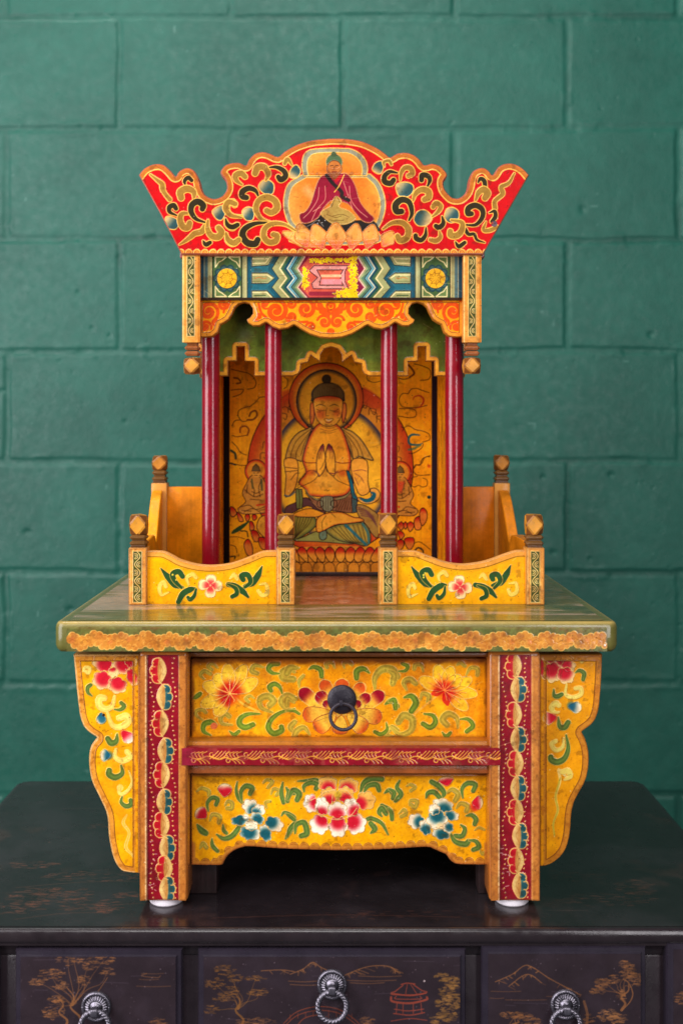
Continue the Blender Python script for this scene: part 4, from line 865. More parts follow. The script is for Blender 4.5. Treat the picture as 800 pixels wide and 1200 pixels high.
# attendant figures
def attendant(fx, cx, cy, sgn):
    cv.fill(ell(cx, cy, 13, 13.5), col(226, 142, 36), ol=INKB, olw=.8, g=('edge', 4, col(200, 40, 20)))
    q = lambda L: [(cx + sgn * x, cy + y) for x, y in L]
    cv.fill(q([(-5, 5), (-11, 14), (-16, 26), (-12, 36), (-21, 44), (-16, 50), (0, 50), (14, 48), (20, 42), (12, 34), (15, 24), (10, 12), (5, 5)]), col(204, 134, 48), ol=INKB, olw=.8, smooth=3)
    cv.dot(cx, cy + 2, 5.2, col(224, 150, 52)); cv.fill(q([(-5, 0), (-3.5, -5), (0, -8.5), (3.5, -5), (5, 0)]), col(112, 84, 40), ol=INKB, olw=.7)
    for L in ([(-3, 2), (-1, 2.4)], [(1, 2.4), (3, 2)], [(-1.5, 5), (1.5, 5)], [(-6, 12), (-2, 22), (-3, 30)], [(6, 11), (3, 20), (5, 30)], [(-13, 22), (-6, 28), (0, 30), (8, 27)], [(-5, 24), (0, 26), (5, 24)], [(-18, 42), (-8, 40), (0, 45), (12, 41)], [(-14, 48), (-4, 44), (6, 49)], [(-10, 16), (-11, 26)], [(11, 16), (11, 26)], [(-17, 46), (-6, 47)], [(4, 46), (16, 44)], [(-7, 33), (6, 34)]): cv.line(q(L), .8, INKB, a=.85)
    cv.line(q([(-5, 10), (-4, 20)]), 2.4, col(90, 84, 40), a=.8); cv.line(q([(6, 10), (7, 22)]), 2.6, col(70, 72, 44), a=.8); cv.line(q([(1, 40), (10, 39)]), 2.2, col(200, 50, 20), a=.9)
    if sgn < 0: cv.fill(q([(-6, 10), (6, 10), (8, 22), (-2, 24)]), col(206, 60, 30), soft=2, a=.8)
attendant(387, 300, 552, 1); attendant(387, 468.5, 554, -1)
C4 = T(255, 530, 8.57); C6 = T(430, 530, 8)
for Tf, LL in ((C4, ([(130, 545), (175, 570), (190, 620), (150, 650), (128, 620)], [(195, 600), (240, 640), (260, 690), (215, 690)], [(275, 640), (310, 620), (325, 660), (295, 695)], [(345, 635), (380, 625), (395, 660), (360, 685)], [(320, 700), (350, 700), (370, 760), (330, 790)], [(335, 790), (390, 790), (420, 850), (400, 900), (360, 880)], [(410, 860), (470, 860), (500, 920), (470, 980), (430, 950)], [(265, 920), (310, 870), (350, 950), (345, 1050), (290, 1020)])),
               (C6, ([(285, 690), (320, 650), (345, 690), (320, 730)], [(340, 680), (360, 650), (378, 690), (355, 720)], [(375, 680), (410, 650), (440, 690), (400, 745)], [(440, 640), (480, 600), (515, 640), (500, 720), (450, 720)], [(490, 570), (520, 520), (560, 560), (555, 640), (510, 690)], [(285, 745), (320, 740), (350, 780), (310, 815)], [(285, 830), (330, 820), (345, 870), (310, 920), (285, 910)], [(350, 810), (430, 800), (440, 860), (400, 915), (365, 880)]))):
    for L in LL: cv.fill(Tf(L), col(222, 120, 40), ol=INKB, olw=.9, smooth=3, g=('lin', 0, min(q[1] for q in Tf(L)) + 9, 0, min(q[1] for q in Tf(L)), col(190, 24, 14)))
cv.fill(C4([(140, 800), (200, 750), (315, 690), (290, 730), (220, 790), (150, 820)]), col(44, 72, 34), smooth=3); L_(C4, [(230, 790), (290, 795), (305, 850)], 2, col(30, 36, 20)); cv.fill(C4([(410, 680), (450, 640), (490, 660), (492, 850), (440, 830), (395, 760)]), col(230, 156, 44), ol=INKB, smooth=3)
C3 = T(255, 420, 8.89); C5 = T(430, 420, 8)
for L in ([(140, 110), (220, 130), (330, 160), (395, 230), (385, 300), (310, 320)], [(140, 330), (220, 320), (270, 325), (240, 370), (160, 400)], [(340, 500), (300, 505), (225, 540), (215, 600), (255, 655), (305, 650)], [(340, 500), (400, 450), (440, 405), (505, 400)], [(150, 700), (180, 650), (230, 640)], [(150, 870), (200, 920), (240, 980), (300, 1005)], [(150, 800), (200, 815), (300, 800)], [(140, 1090), (220, 1110), (290, 1115)]): L_(C3, L, 1.2)
L_(C3, [(170, 200), (215, 210), (240, 250), (200, 260)], 2.6, col(70, 26, 14), .8); L_(C3, [(330, 600), (350, 560), (395, 545), (410, 590), (370, 635), (310, 640)], 3.0, col(90, 36, 18), .8); L_(C3, [(235, 770), (240, 720), (290, 705), (325, 740), (310, 800)], 2.6, col(110, 40, 20), .8); L_(C3, [(140, 960), (180, 990), (190, 1040)], 4, col(40, 60, 40), .9); L_(C4, [(128, 110), (180, 125)], 3, col(30, 40, 30)); L_(C4, [(128, 850), (200, 850), (270, 870)], 1.1); L_(C4, [(130, 930), (180, 950), (195, 1010)], 1.1); L_(C4, [(128, 1050), (175, 1045), (170, 1070)], 2.4, col(40, 34, 20))
for L in ([(440, 50), (520, 70), (590, 110), (580, 190), (500, 205)], [(385, 330), (330, 330), (298, 390), (330, 450), (400, 460), (460, 460), (560, 440)], [(385, 330), (410, 290), (460, 280), (520, 300), (580, 320)], [(300, 470), (400, 470), (455, 490), (455, 540), (400, 555), (290, 540)], [(330, 680), (360, 640), (400, 635), (450, 665), (520, 680), (580, 710), (585, 760), (520, 785)], [(390, 890), (440, 885), (510, 840), (525, 800)], [(440, 1030), (460, 1000), (495, 1000), (520, 940), (590, 910)], [(320, 640), (345, 655)], [(285, 180), (340, 195), (400, 180)]): L_(C5, L, 1.2)
L_(C5, [(385, 60), (415, 90), (440, 140), (400, 175)], 3, col(70, 20, 14), .8); L_(C5, [(430, 385), (445, 358), (495, 350), (530, 390), (500, 450), (450, 465)], 3, col(170, 30, 24), .85, prof=(.4, .6, .9, 1.1, .8, .3)); L_(C5, [(490, 718), (420, 715), (390, 750), (400, 800), (470, 810), (520, 795)], 4, col(34, 90, 92), .95, prof=(.6, 1, 1, 1, .8, .3)); L_(C5, [(390, 855), (440, 845), (500, 810)], 4, col(70, 110, 80), .7)
for L in ([(590, 40), (540, 50), (505, 110), (450, 120), (435, 180), (480, 215), (590, 210)], [(470, 225), (420, 240), (400, 290), (440, 325), (480, 310), (520, 325), (560, 310), (560, 260), (520, 240)], [(440, 850), (490, 840), (540, 870), (590, 910)], [(450, 930), (460, 900), (500, 895), (525, 920), (520, 950)]): L_(C6, L, 1.1)
L_(C6, [(445, 920), (480, 895), (520, 920), (525, 955)], 2.6, col(30, 34, 36)); cv.dot(*C6([(580, 130)])[0], 2, RG, a=.8, soft=1.5); cv.dot(*C6([(580, 420)])[0], 2.2, col(24, 50, 44))
for L in ([(0, 320), (30, 310), (60, 330), (75, 345)], [(630, 320), (650, 300), (690, 320), (700, 345), (740, 360), (740, 400), (770, 410)], [(640, 300), (690, 230)], [(665, 60), (670, 100), (720, 120), (770, 110)], [(10, 70), (45, 100), (40, 150), (15, 170)]): L_(P1, L, 1.1)
cv.fill(P1([(635, 150), (700, 185), (775, 250), (760, 320), (720, 330), (640, 290)]), col(206, 70, 24), soft=2, a=.8); cv.fill(P1([(0, 190), (60, 175), (62, 250), (0, 290)]), col(206, 70, 24), soft=2, a=.8)
cv.age(.12, 20, 77)
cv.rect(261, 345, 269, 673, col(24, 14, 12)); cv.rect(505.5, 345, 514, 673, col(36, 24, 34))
d = 1.436
m = MB(); m.box(WX(261, d), WX(513, d), d, d + .012, TZ + .0002, WZ(345, d), col(60, 34, 14), .0008); m.front(cv, d)
m.build('icon_panel', M_ICON, altar)
m = MB(); m.box(WX(268, d), WX(507, d), d - .006, d - .0008, TZ + .0002, TZ + .0055, col(44, 24, 22), .001); m.build('niche_sill', M_WOOD, altar)
# painted side walls of the niche
for sx, px in ((-1, 261.5), (1, 512.5)):
    x = WX(px, d); k = 1.33 / F; cv = Canvas(0, 345, 82, 690, 1.3, PB)
    for i in range(16):
        x_ = RNG.uniform(5, 77); y_ = RNG.uniform(400, 680); cv.line([(x_, y_), (x_ + RNG.uniform(-14, 14), y_ + 18), (x_ + RNG.uniform(-10, 10), y_ + 40), (x_ + RNG.uniform(-16, 16), y_ + 62)], RNG.uniform(1, 2.6), [col(80, 84, 50), col(180, 50, 24), INKB][i % 3], a=.8)
    cv.age(.2, 14, 90)
    m = MB(); x0, x1 = (x - .009, x) if sx < 0 else (x, x + .009)
    m.box(x0, x1, 1.3255, 1.4355, TZ + .0002, WZ(345, 1.33), col(120, 66, 24), .0008)
    if sx < 0: m.sheet(cv, (x + .0004, 1.328, TZ + .352), (0, .0013, 0), (0, 0, -.00102), (1, 0, 0))
    else: m.sheet(cv, (x - .0004, 1.328, TZ + .352), (0, .0013, 0), (0, 0, -.00102), (-1, 0, 0))
    m.build('niche_side', M_ICON, altar)
# ------------------------------------------------------------------ drawer
LG = col(100, 118, 30); LG2 = col(84, 104, 48); OLD = col(168, 142, 44); LY = col(246, 196, 90)
def daisy(cv, Tf, c, tips, w, cc, ce, s, w_end=.62, g1=.62):
    c0 = Tf([c])[0]
    for t in tips: cv.petal(c0, Tf([t])[0], w / s, cc, ce, ol=LY, olw=.85, t=.58, g0=.12, g1=g1, blunt=.5)
def curls(cv, Tf, s, LL, c, o=.55, ol=LY): 
    for L, w in LL: cv.curl(Tf(L), w / s, c, ol=ol, o=o, hi=np.clip(c * 1.35 + .06, 0, 1))
DA, DBm, DC = T(215, 765, 6.154), T(335, 765, 6.154), T(455, 765, 6.154)
cv = Canvas(224.8, 773, 570.6, 865.4, 2.0, col(236, 148, 6), seed=5)
n = vnoise(cv.ny, cv.nx, 60, 71, 3); cv.blend(full, sstep(.45, .7, n) * .6, col(240, 170, 20)); cv.blend(full, sstep(.5, .75, vnoise(cv.ny, cv.nx, 36, 72, 3)) * .5, col(214, 122, 22))
s = 6.154
curls(cv, DA, s, [([(150, 190), (122, 160), (150, 132), (195, 152)], 26), ([(245, 108), (205, 76), (178, 98), (205, 122)], 24), ([(575, 105), (515, 90), (492, 130), (530, 148)], 34), ([(510, 330), (480, 310), (450, 330), (470, 355)], 20), ([(640, 430), (560, 395), (550, 335), (605, 312), (648, 345), (620, 380)], 46), ([(800, 140), (760, 115), (715, 140), (720, 180), (790, 190)], 50), ([(790, 420), (725, 390), (705, 345), (745, 310), (800, 330)], 46), ([(140, 485), (95, 455), (95, 420), (140, 410), (160, 430)], 26), ([(350, 520), (280, 510), (268, 465), (300, 440), (330, 460)], 34), ([(800, 580), (770, 540), (800, 500)], 40)], OLD, ol=col(232, 184, 70))
curls(cv, DA, s, [([(692, 150), (640, 145), (612, 115), (635, 84), (682, 80)], 36), ([(712, 295), (692, 245), (655, 224), (620, 245), (630, 272)], 36), ([(548, 440), (465, 442), (412, 472), (405, 515), (445, 538), (500, 518)], 42), ([(330, 565), (365, 590), (400, 566)], 28), ([(800, 405), (700, 430), (632, 482), (612, 540), (650, 582), (705, 562), (705, 535)], 42), ([(195, 595), (145, 565), (150, 515), (195, 500), (225, 520)], 40), ([(70, 330), (95, 315), (120, 295)], 34)], LG)
cv.dot(*DA([(220, 528)])[0], 4, col(222, 110, 60)); cv.line(DA([(345, 295), (430, 370), (540, 425)]), 2.4, col(238, 180, 60)); cv.line(DA([(345, 300), (300, 400), (225, 470)]), 2.4, col(238, 180, 60))
daisy(cv, DA, (335, 295), [(230, 455), (125, 382), (140, 225), (225, 155), (535, 195)], 105, col(190, 20, 16), col(248, 196, 50), s)
daisy(cv, DA, (335, 295), [(448, 85), (315, 80)], 100, col(190, 20, 16), col(246, 190, 48), s)
cv.dot(*DA([(335, 290)])[0], 11, col(190, 18, 14), a=.75, soft=6); cv.dot(*DA([(318, 350)])[0], 6, col(180, 14, 14), a=.7, soft=4)
for t in ((225, 155), (315, 80), (448, 85), (140, 225), (125, 382), (230, 455), (410, 300), (380, 380)): cv.line([DA([(335, 295)])[0], DA([((335 + t[0]) / 2 + 8, (295 + t[1]) / 2)])[0], DA([((335 + 2 * t[0]) / 3, (295 + 2 * t[1]) / 3)])[0]], .8, LY, a=.9, h=.2)
curls(cv, DBm, s, [([(350, 110), (330, 70), (290, 78), (295, 105)], 26), ([(420, 110), (415, 75), (450, 65), (475, 85)], 26), ([(640, 260), (640, 180), (690, 120), (760, 120), (800, 170)], 52), ([(90, 110), (30, 110), (5, 150)], 50), ([(95, 250), (95, 200), (125, 165)], 22), ([(170, 590), (130, 540), (80, 560), (60, 600)], 40), ([(60, 360), (10, 330), (5, 380)], 36), ([(770, 600), (720, 590), (760, 540), (800, 560)], 36)], OLD, ol=col(232, 184, 70))
curls(cv, DBm, s, [([(165, 118), (200, 102), (248, 122), (256, 170)], 36), ([(600, 145), (560, 115), (512, 130), (508, 182)], 42), ([(715, 370), (760, 345), (800, 385)], 40), ([(722, 505), (728, 555), (685, 588), (640, 570)], 30), ([(0, 420), (60, 420), (95, 440)], 22)], LG)
PT = [((395, 430), (258, 198), 90, 0), ((400, 420), (405, 186), 100, 0), ((405, 430), (560, 220), 85, 0), ((330, 470), (98, 262), 100, 1), ((380, 460), (222, 285), 95, 1), ((470, 470), (705, 282), 95, 1), ((430, 450), (605, 300), 80, 1), ((390, 450), (268, 350), 60, 1), ((410, 450), (540, 350), 62, 1)]
for b, t, w, k in PT:
    c0 = DBm([b])[0]; t0 = DBm([t])[0]
    cv.petal(c0, t0, w / s, col(246, 186, 54), col(150, 14, 34) if k else col(214, 84, 26), ol=LY, olw=.8, t=.72, g0=.6, g1=.86, blunt=.75)
for b, t, w in (((330, 430), (120, 450), 110), ((470, 430), (690, 470), 110), ((360, 440), (210, 555), 120), ((440, 440), (575, 560), 120), ((400, 450), (385, 588), 110)):
    cv.petal(DBm([b])[0], DBm([t])[0], w / s, col(247, 190, 60), col(204, 78, 26), ol=col(196, 100, 30), olw=.8, t=.68, g0=.55, g1=1.0, blunt=.7)
curls(cv, DC, s, [([(250, 135), (235, 90), (195, 85), (185, 115)], 30), ([(130, 270), (110, 215), (150, 190), (195, 220)], 40), ([(230, 340), (245, 295), (290, 310), (285, 355)], 32), ([(500, 540), (490, 470), (430, 440), (390, 480), (420, 520)], 46), ([(20, 540), (80, 590), (160, 560), (170, 480), (110, 450), (70, 500)], 48), ([(490, 90), (520, 70), (550, 95)], 26), ([(560, 160), (590, 110), (640, 115), (640, 160)], 30), ([(0, 130), (40, 160), (30, 220)], 46)], OLD, ol=col(232, 184, 70))
curls(cv, DC, s, [([(70, 132), (118, 130), (138, 98), (100, 78)], 28), ([(0, 350), (40, 340), (50, 400)], 36), ([(112, 322), (165, 312), (198, 360), (165, 420)], 46), ([(255, 440), (318, 452), (338, 500), (300, 538), (248, 512)], 38), ([(515, 478), (575, 480), (608, 528), (562, 568)], 34), ([(385, 572), (415, 602), (445, 578)], 28)], LG)
cv.line(DC([(395, 275), (300, 350), (190, 440)]), 2.2, col(238, 170, 60))
daisy(cv, DC, (402, 270), [(570, 412), (640, 300), (600, 190), (520, 165)], 92, col(206, 30, 16), col(248, 188, 36), s)
daisy(cv, DC, (402, 270), [(222, 185), (345, 88), (455, 98)], 96, col(210, 34, 16), col(246, 186, 38), s)
cv.dot(*DC([(405, 275)])[0], 8.5, col(206, 30, 14), a=.7, soft=6); cv.petal(DC([(402, 270)])[0], DC([(428, 384)])[0], 10, col(190, 14, 14), col(214, 50, 24)); cv.petal(DC([(402, 270)])[0], DC([(305, 300)])[0], 9, col(190, 14, 14), col(220, 60, 24))
for t in ((222, 185), (345, 88), (455, 98), (520, 165), (640, 300), (570, 412), (430, 380), (310, 300)): cv.line([DC([(402, 270)])[0], DC([((402 + 2 * t[0]) / 3, (270 + 2 * t[1]) / 3)])[0]], .8, col(244, 140, 60), a=.9, h=.2)
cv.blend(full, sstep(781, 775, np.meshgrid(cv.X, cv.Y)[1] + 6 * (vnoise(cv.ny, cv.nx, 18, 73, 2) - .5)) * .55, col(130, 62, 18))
cv.age(.14, 16, 21, grime=col(96, 44, 12), gw=5, ga=.75)
d = 1.118
m = MB(); m.box(WX(223.6, d), WX(571.8, d), d, d + .26, WZ(866.4, d), WZ(772, d), col(168, 92, 24), .0022); m.front(cv, d)
dr = m.build('drawer', M_PAINT, altar)
m = MB(); cx, cz = WX(400.5, d), WZ(819.5, d)
rot = Matrix.Rotation(math.radians(90), 4, 'X') @ Matrix.Identity(4)
mt = Matrix.Translation((0, 0, cz)) @ Matrix.Rotation(math.radians(90), 4, 'X')
m.lathe([(.0146, -.0), (.0146, .0012), (.0132, .0024), (.009, .0038), (.004, .0046), (.0005, .0048)], cx, d - .0005, col(46, 42, 50), n=36, mat=mt)
m.box(cx - .0026, cx + .0012, d - .0105, d - .003, cz - .0045, cz + .0015, col(50, 46, 54), .001)
m.build('pull_plate', M_IRON, dr)
m = MB(); m.torus(WX(402, d), d - .0085, WZ(837.5, d), .0128, .0018, col(64, 58, 66), ax=math.radians(-6)); m.build('pull_ring', M_IRON, dr)

# ------------------------------------------------------------------ rails of the base
d = 1.103
m = MB(); m.box(WX(219, d), WX(574, d), d, d + .03, WZ(877.5, d), WZ(868.8, d), col(186, 112, 32), .0018); m.box(WX(219, d), WX(574, d), d + .004, d + .03, WZ(771, d), WZ(766, d), col(120, 66, 24), .001)
m.build('drawer_rail', M_GILT, altar)
cv = Canvas(213, 877, 586, 897, 2.2, MAR, seed=6)
r_ = np.random.default_rng(5); FL = col(230, 158, 54)
for k in range(9):
    x = 226 + k * 40.5
    cv.line([(x - 4, 887), (x + 6, 890), (x + 18, 886.5), (x + 30, 890), (x + 38, 888)], 1.7, FL, h=.2, prof=(.6, 1, .8, 1, .6))
    for j in range(4): cv.line([(x + 1 + j * 4.0, 888), (x - 1.5 + j * 4.2, 883.5), (x + 3 + j * 4.6, 881.5 - j * .2)], 1.0, FL, h=.2)
    for j in range(4): cv.line([(x + 20 + j * 4, 889.5), (x + 24 + j * 4.4, 886.5), (x + 30 + j * 4.2, 880.5)], 1.0, FL, h=.2)
    for j in range(3): cv.line([(x + 2 + j * 4, 889), (x + 7 + j * 4.6, 891.5), (x + 10 + j * 4.8, 895)], 1.0, FL, h=.2)
    for (xx, yy) in ((x + 22, 884.5), (x + 1, 891.5)): cv.line([(xx + 2.3 * math.cos(t), yy + 2.3 * math.sin(t)) for t in np.linspace(0, 5.2, 9)], 1.1, FL, h=.2)
cv.blend(full, sstep(.58, .7, vnoise(cv.ny, cv.nx, 26, 44, 3)) * .6, col(160, 74, 56)); cv.blend(full, sstep(16, 5, np.abs(np.meshgrid(cv.X, cv.Y)[0] - 218)) * .5, col(150, 40, 70))
cv.age(.14, 10, 23)
d = 1.0945
m = MB(); m.box(WX(212, d), WX(587, d), d, d + .040, WZ(897.5, d), WZ(876.5, d), col(132, 22, 34), .003); m.front(cv, d, off=.0003)
m.build('middle_rail', M_RED, altar)
m = MB(); d = 1.103; m.box(WX(219, d), WX(574, d), d, d + .03, WZ(907.5, d), WZ(897.3, d), col(166, 88, 40), .002); m.build('apron_rail', M_GILT, altar)

# ------------------------------------------------------------------ apron
A1, A2, A3 = T(215, 900, 6.154), T(335, 900, 6.154), T(455, 900, 6.154)
ap = [(224, 907.8), (224, 1014)] + cr([(240, 1014.5), (259, 1014.2), (262.5, 1010), (267, 1003), (275, 996.8), (284, 993.4), (294, 992.4), (330, 995), (396, 997), (455, 995.5), (498, 993), (508, 995.5), (516, 999), (522, 1001.5), (524.2, 1004), (527.5, 1008.5), (533, 1012.4), (541, 1013.6)], 3) + [(572, 1014), (572, 907.8)]
cv = Canvas(223, 907, 573, 1015.5, 2.0, col(248, 170, 4), seed=6); cv.outline(ap); XX, YY = np.meshgrid(cv.X, cv.Y)
n = vnoise(cv.ny, cv.nx, 50, 91, 3); cv.blend(full, sstep(.45, .7, n) * .5, col(232, 160, 20)); cv.blend(full, sstep(.5, .75, vnoise(cv.ny, cv.nx, 20, 93, 3)) * .35 * sstep(60, 0, XX - 224), col(196, 120, 26))
GA = col(88, 112, 44); GO = col(206, 176, 92)
curls(cv, A1, s, [([(95, 170), (130, 145), (180, 165), (185, 200)], 24), ([(300, 270), (320, 240), (350, 255), (345, 290), (315, 290)], 28), ([(190, 380), (210, 335), (260, 350), (255, 395)], 28), ([(120, 580), (140, 545), (165, 575)], 28), ([(575, 110), (600, 85), (640, 100), (610, 140)], 22), ([(630, 190), (650, 150), (690, 165), (670, 195)], 22), ([(600, 290), (590, 250), (625, 240)], 18)], OLD, o=.45, ol=GO)
curls(cv, A1, s, [([(180, 310), (172, 255), (205, 215), (245, 225), (235, 265)], 30), ([(388, 100), (380, 160), (395, 215), (420, 245)], 24), ([(420, 240), (415, 170), (450, 130), (495, 145), (480, 185)], 36), ([(100, 410), (130, 450), (160, 470)], 44), ([(240, 480), (290, 510), (350, 490), (400, 430)], 36), ([(285, 410), (290, 450), (310, 470)], 26), ([(205, 510), (210, 560), (245, 600)], 28), ([(715, 105), (705, 180), (720, 250)], 30), ([(740, 245), (760, 180), (800, 180)], 34), ([(705, 345), (730, 320), (790, 350), (800, 380)], 26), ([(735, 510), (765, 460), (800, 400)], 34)], GA, ol=GO)
def bud(cv, Tf, base, tip, w, red_at_base=True):
    cv.petal(Tf([base])[0], Tf([tip])[0], w / s, PEONY if red_at_base else CREAM, CREAM if red_at_base else PEONY, ol=GO, olw=.7, t=.62, g0=.4, g1=.95, blunt=.5)
bud(cv, A1, (295, 212), (300, 112), 105); cv.dot(*A1([(320, 172)])[0], 4.4, PEONY, a=.8, soft=2.5); bud(cv, A1, (165, 360), (95, 300), 100); cv.dot(*A1([(138, 328)])[0], 4.6, PEONY, a=.85, soft=2.5)
def ppt(cv, Tf, ctr_, ang, rx, ry, cin, cout, org, k=6):
    """one frilled peony petal; colour pools at its inner side (org)"""
    c = Tf([ctr_])[0]; o = Tf([org])[0]; R = max(rx, ry) / s
    cv.lobe(c[0], c[1], rx / s, ry / s, k, .13, ang, cin, ol=col(226, 186, 120), olw=.7, g=('rad', o[0], o[1], R * .38, R * 1.12, cout))
BT = col(24, 88, 96)
for c, a, rx, ry, o in (((485, 280), .5, 62, 52, (510, 310)), ((540, 310), .8, 44, 50, (520, 330)), ((410, 378), -.1, 66, 36, (400, 375)), ((480, 470), .2, 74, 52, (470, 465)), ((590, 470), 1.2, 62, 40, (590, 480)), ((655, 405), .5, 66, 50, (630, 390)), ((530, 365), .5, 52, 40, (535, 370)), ((490, 415), 0, 46, 36, (490, 470))): ppt(cv, A1, c, a, rx, ry, BT, col(248, 232, 196), o)
cv.line(A1([(370, 378), (455, 368)]), 3.4, BT, a=.8, soft=1.4); cv.dot(*A1([(490, 415)])[0], 4.2, col(250, 232, 190), a=.9, soft=2); cv.dot(*A1([(450, 350)])[0], 3.4, col(250, 238, 210), soft=2)
curls(cv, A2, s, [([(85, 95), (160, 90), (215, 85), (245, 105)], 26), ([(130, 170), (130, 130), (180, 105), (225, 120), (215, 150)], 34), ([(0, 140), (20, 180), (10, 240)], 30), ([(15, 230), (50, 160), (95, 185), (80, 230)], 40), ([(10, 500), (30, 440), (70, 395)], 34), ([(65, 470), (75, 410), (130, 395), (150, 470), (110, 490)], 40), ([(0, 330), (30, 350), (60, 375)], 26), ([(535, 180), (560, 110), (620, 75), (690, 80)], 42), ([(560, 180), (590, 130), (650, 120), (670, 160)], 36), ([(710, 180), (750, 160), (790, 220)], 34), ([(770, 370), (755, 310), (690, 270)], 30), ([(690, 350), (670, 320), (690, 290), (720, 330)], 36), ([(735, 480), (690, 400), (620, 365), (585, 370)], 30), ([(610, 470), (640, 440), (610, 400)], 38)], GA, ol=GO)
for c, a, rx, ry, o in (((300, 115), .1, 66, 58, (305, 150)), ((450, 130), .1, 70, 58, (440, 160)), ((180, 255), 1.4, 66, 52, (220, 250)), ((575, 235), 1.4, 66, 66, (530, 260)), ((310, 200), 0, 58, 60, (310, 240)), ((430, 195), 0, 56, 60, (430, 230)), ((240, 410), .8, 70, 66, (265, 370)), ((505, 405), -.8, 74, 70, (480, 390)), ((375, 425), 1.57, 74, 66, (375, 390)), ((260, 275), 1.4, 66, 48, (255, 335)), ((470, 285), 1.4, 66, 56, (500, 320)), ((370, 305), 0, 70, 58, (368, 345))):
    top = c[1] < 240
    ppt(cv, A2, c, a, rx, ry, PEONY, col(246, 186, 84) if top else col(252, 236, 206), o)
for L in ([(205, 310), (260, 340), (330, 370), (400, 370), (470, 340), (510, 290)], [(235, 210), (280, 175), (350, 160)], [(390, 150), (440, 165), (480, 210)], [(330, 270), (335, 200)], [(150, 250), (215, 215)]): cv.line(A2(L), .9, col(246, 190, 120), h=.2)
cv.dot(*A2([(375, 195)])[0], 4, col(214, 170, 40), soft=2)
curls(cv, A3, s, [([(130, 130), (160, 120), (190, 140), (160, 165)], 22), ([(150, 270), (160, 235), (205, 240), (190, 285), (165, 265)], 26), ([(75, 330), (110, 300), (125, 330), (90, 350)], 24), ([(420, 180), (460, 155), (500, 190), (480, 235)], 36), ([(490, 290), (520, 255), (570, 275), (560, 310)], 32), ([(620, 450), (650, 430), (690, 445)], 16), ([(655, 590), (675, 620), (690, 610)], 20)], OLD, o=.45, ol=GO)
curls(cv, A3, s, [([(80, 90), (60, 140), (90, 190), (50, 235)], 34), ([(0, 150), (40, 175), (30, 220)], 30), ([(380, 220), (400, 180), (360, 130), (310, 100)], 38), ([(270, 215), (285, 180), (330, 175), (370, 215)], 36), ([(535, 215), (530, 150), (570, 110), (625, 120), (610, 165)], 34), ([(560, 345), (600, 340), (630, 370), (620, 405)], 34), ([(520, 410), (550, 440), (530, 490), (480, 490)], 34), ([(445, 470), (480, 530), (550, 550), (575, 530)], 40), ([(580, 520), (630, 530), (650, 570), (610, 590)], 34), ([(0, 290), (20, 320), (25, 370)], 30)], GA, ol=GO)
bud(cv, A3, (420, 130), (410, 60), 110); cv.dot(*A3([(425, 105)])[0], 4, PEONY, a=.8, soft=2.5); bud(cv, A3, (600, 250), (680, 250), 100); cv.dot(*A3([(622, 280)])[0], 5, PEONY, a=.85, soft=3)
for c, a, rx, ry, o in (((390, 270), .2, 76, 48, (400, 310)), ((200, 385), .3, 60, 54, (230, 390)), ((455, 345), .2, 52, 34, (440, 350)), ((265, 430), 1.2, 56, 40, (270, 450)), ((380, 470), .2, 66, 46, (390, 480)), ((350, 375), .4, 74, 68, (350, 345)), ((430, 430), 1.0, 40, 36, (440, 430)), ((330, 300), .2, 40, 40, (350, 330))): ppt(cv, A3, c, a, rx, ry, BT, col(248, 226, 186), o)
cv.dot(*A3([(370, 420)])[0], 4, col(248, 214, 150), a=.85, soft=2.5)
# gilt shell edging along the cut edge
E = np.array(ap[1:-1]); only = sstep(984, 990, YY)
seg = np.hypot(*np.diff(E, axis=0).T); cum = np.concatenate([[0], np.cumsum(seg)])
for t in np.arange(4, cum[-1], 12.5):
    i = min(np.searchsorted(cum, t) - 1, len(E) - 2); f_ = (t - cum[i]) / seg[i]; p = E[i] * (1 - f_) + E[i + 1] * f_
    tv = (E[i + 1] - E[i]) / seg[i]; nv = np.array([tv[1], -tv[0]]); p = p + nv * 3.4
    cv.dot(p[0], p[1], 5.6, col(140, 84, 20), h=.2); cv.dot(p[0], p[1], 5.0, col(206, 132, 42), h=.25)
    for r0 in (1.6, 3.2): cv.line([(p[0] + r0 * math.cos(a) * 1.1, p[1] - r0 * math.sin(a)) for a in np.linspace(.2, 2.9, 7)], .8, col(150, 84, 24), a=.8)
cv.border(5.0, col(204, 130, 46), only=only); cv.border(2.0, col(176, 100, 50), only=only)
cv.blend(full, sstep(912.5, 908.5, YY) * .6, col(186, 110, 24))
cv.age(.11, 16, 29, grime=col(130, 66, 14), gw=5, ga=.5)
d = 1.119
m = MB(); m.board(ap, d, .014, col(190, 116, 40), r=1.2, rimc=col(188, 108, 46)); m.front(cv, d, inset=.8); m.build('apron', M_PAINT, altar)

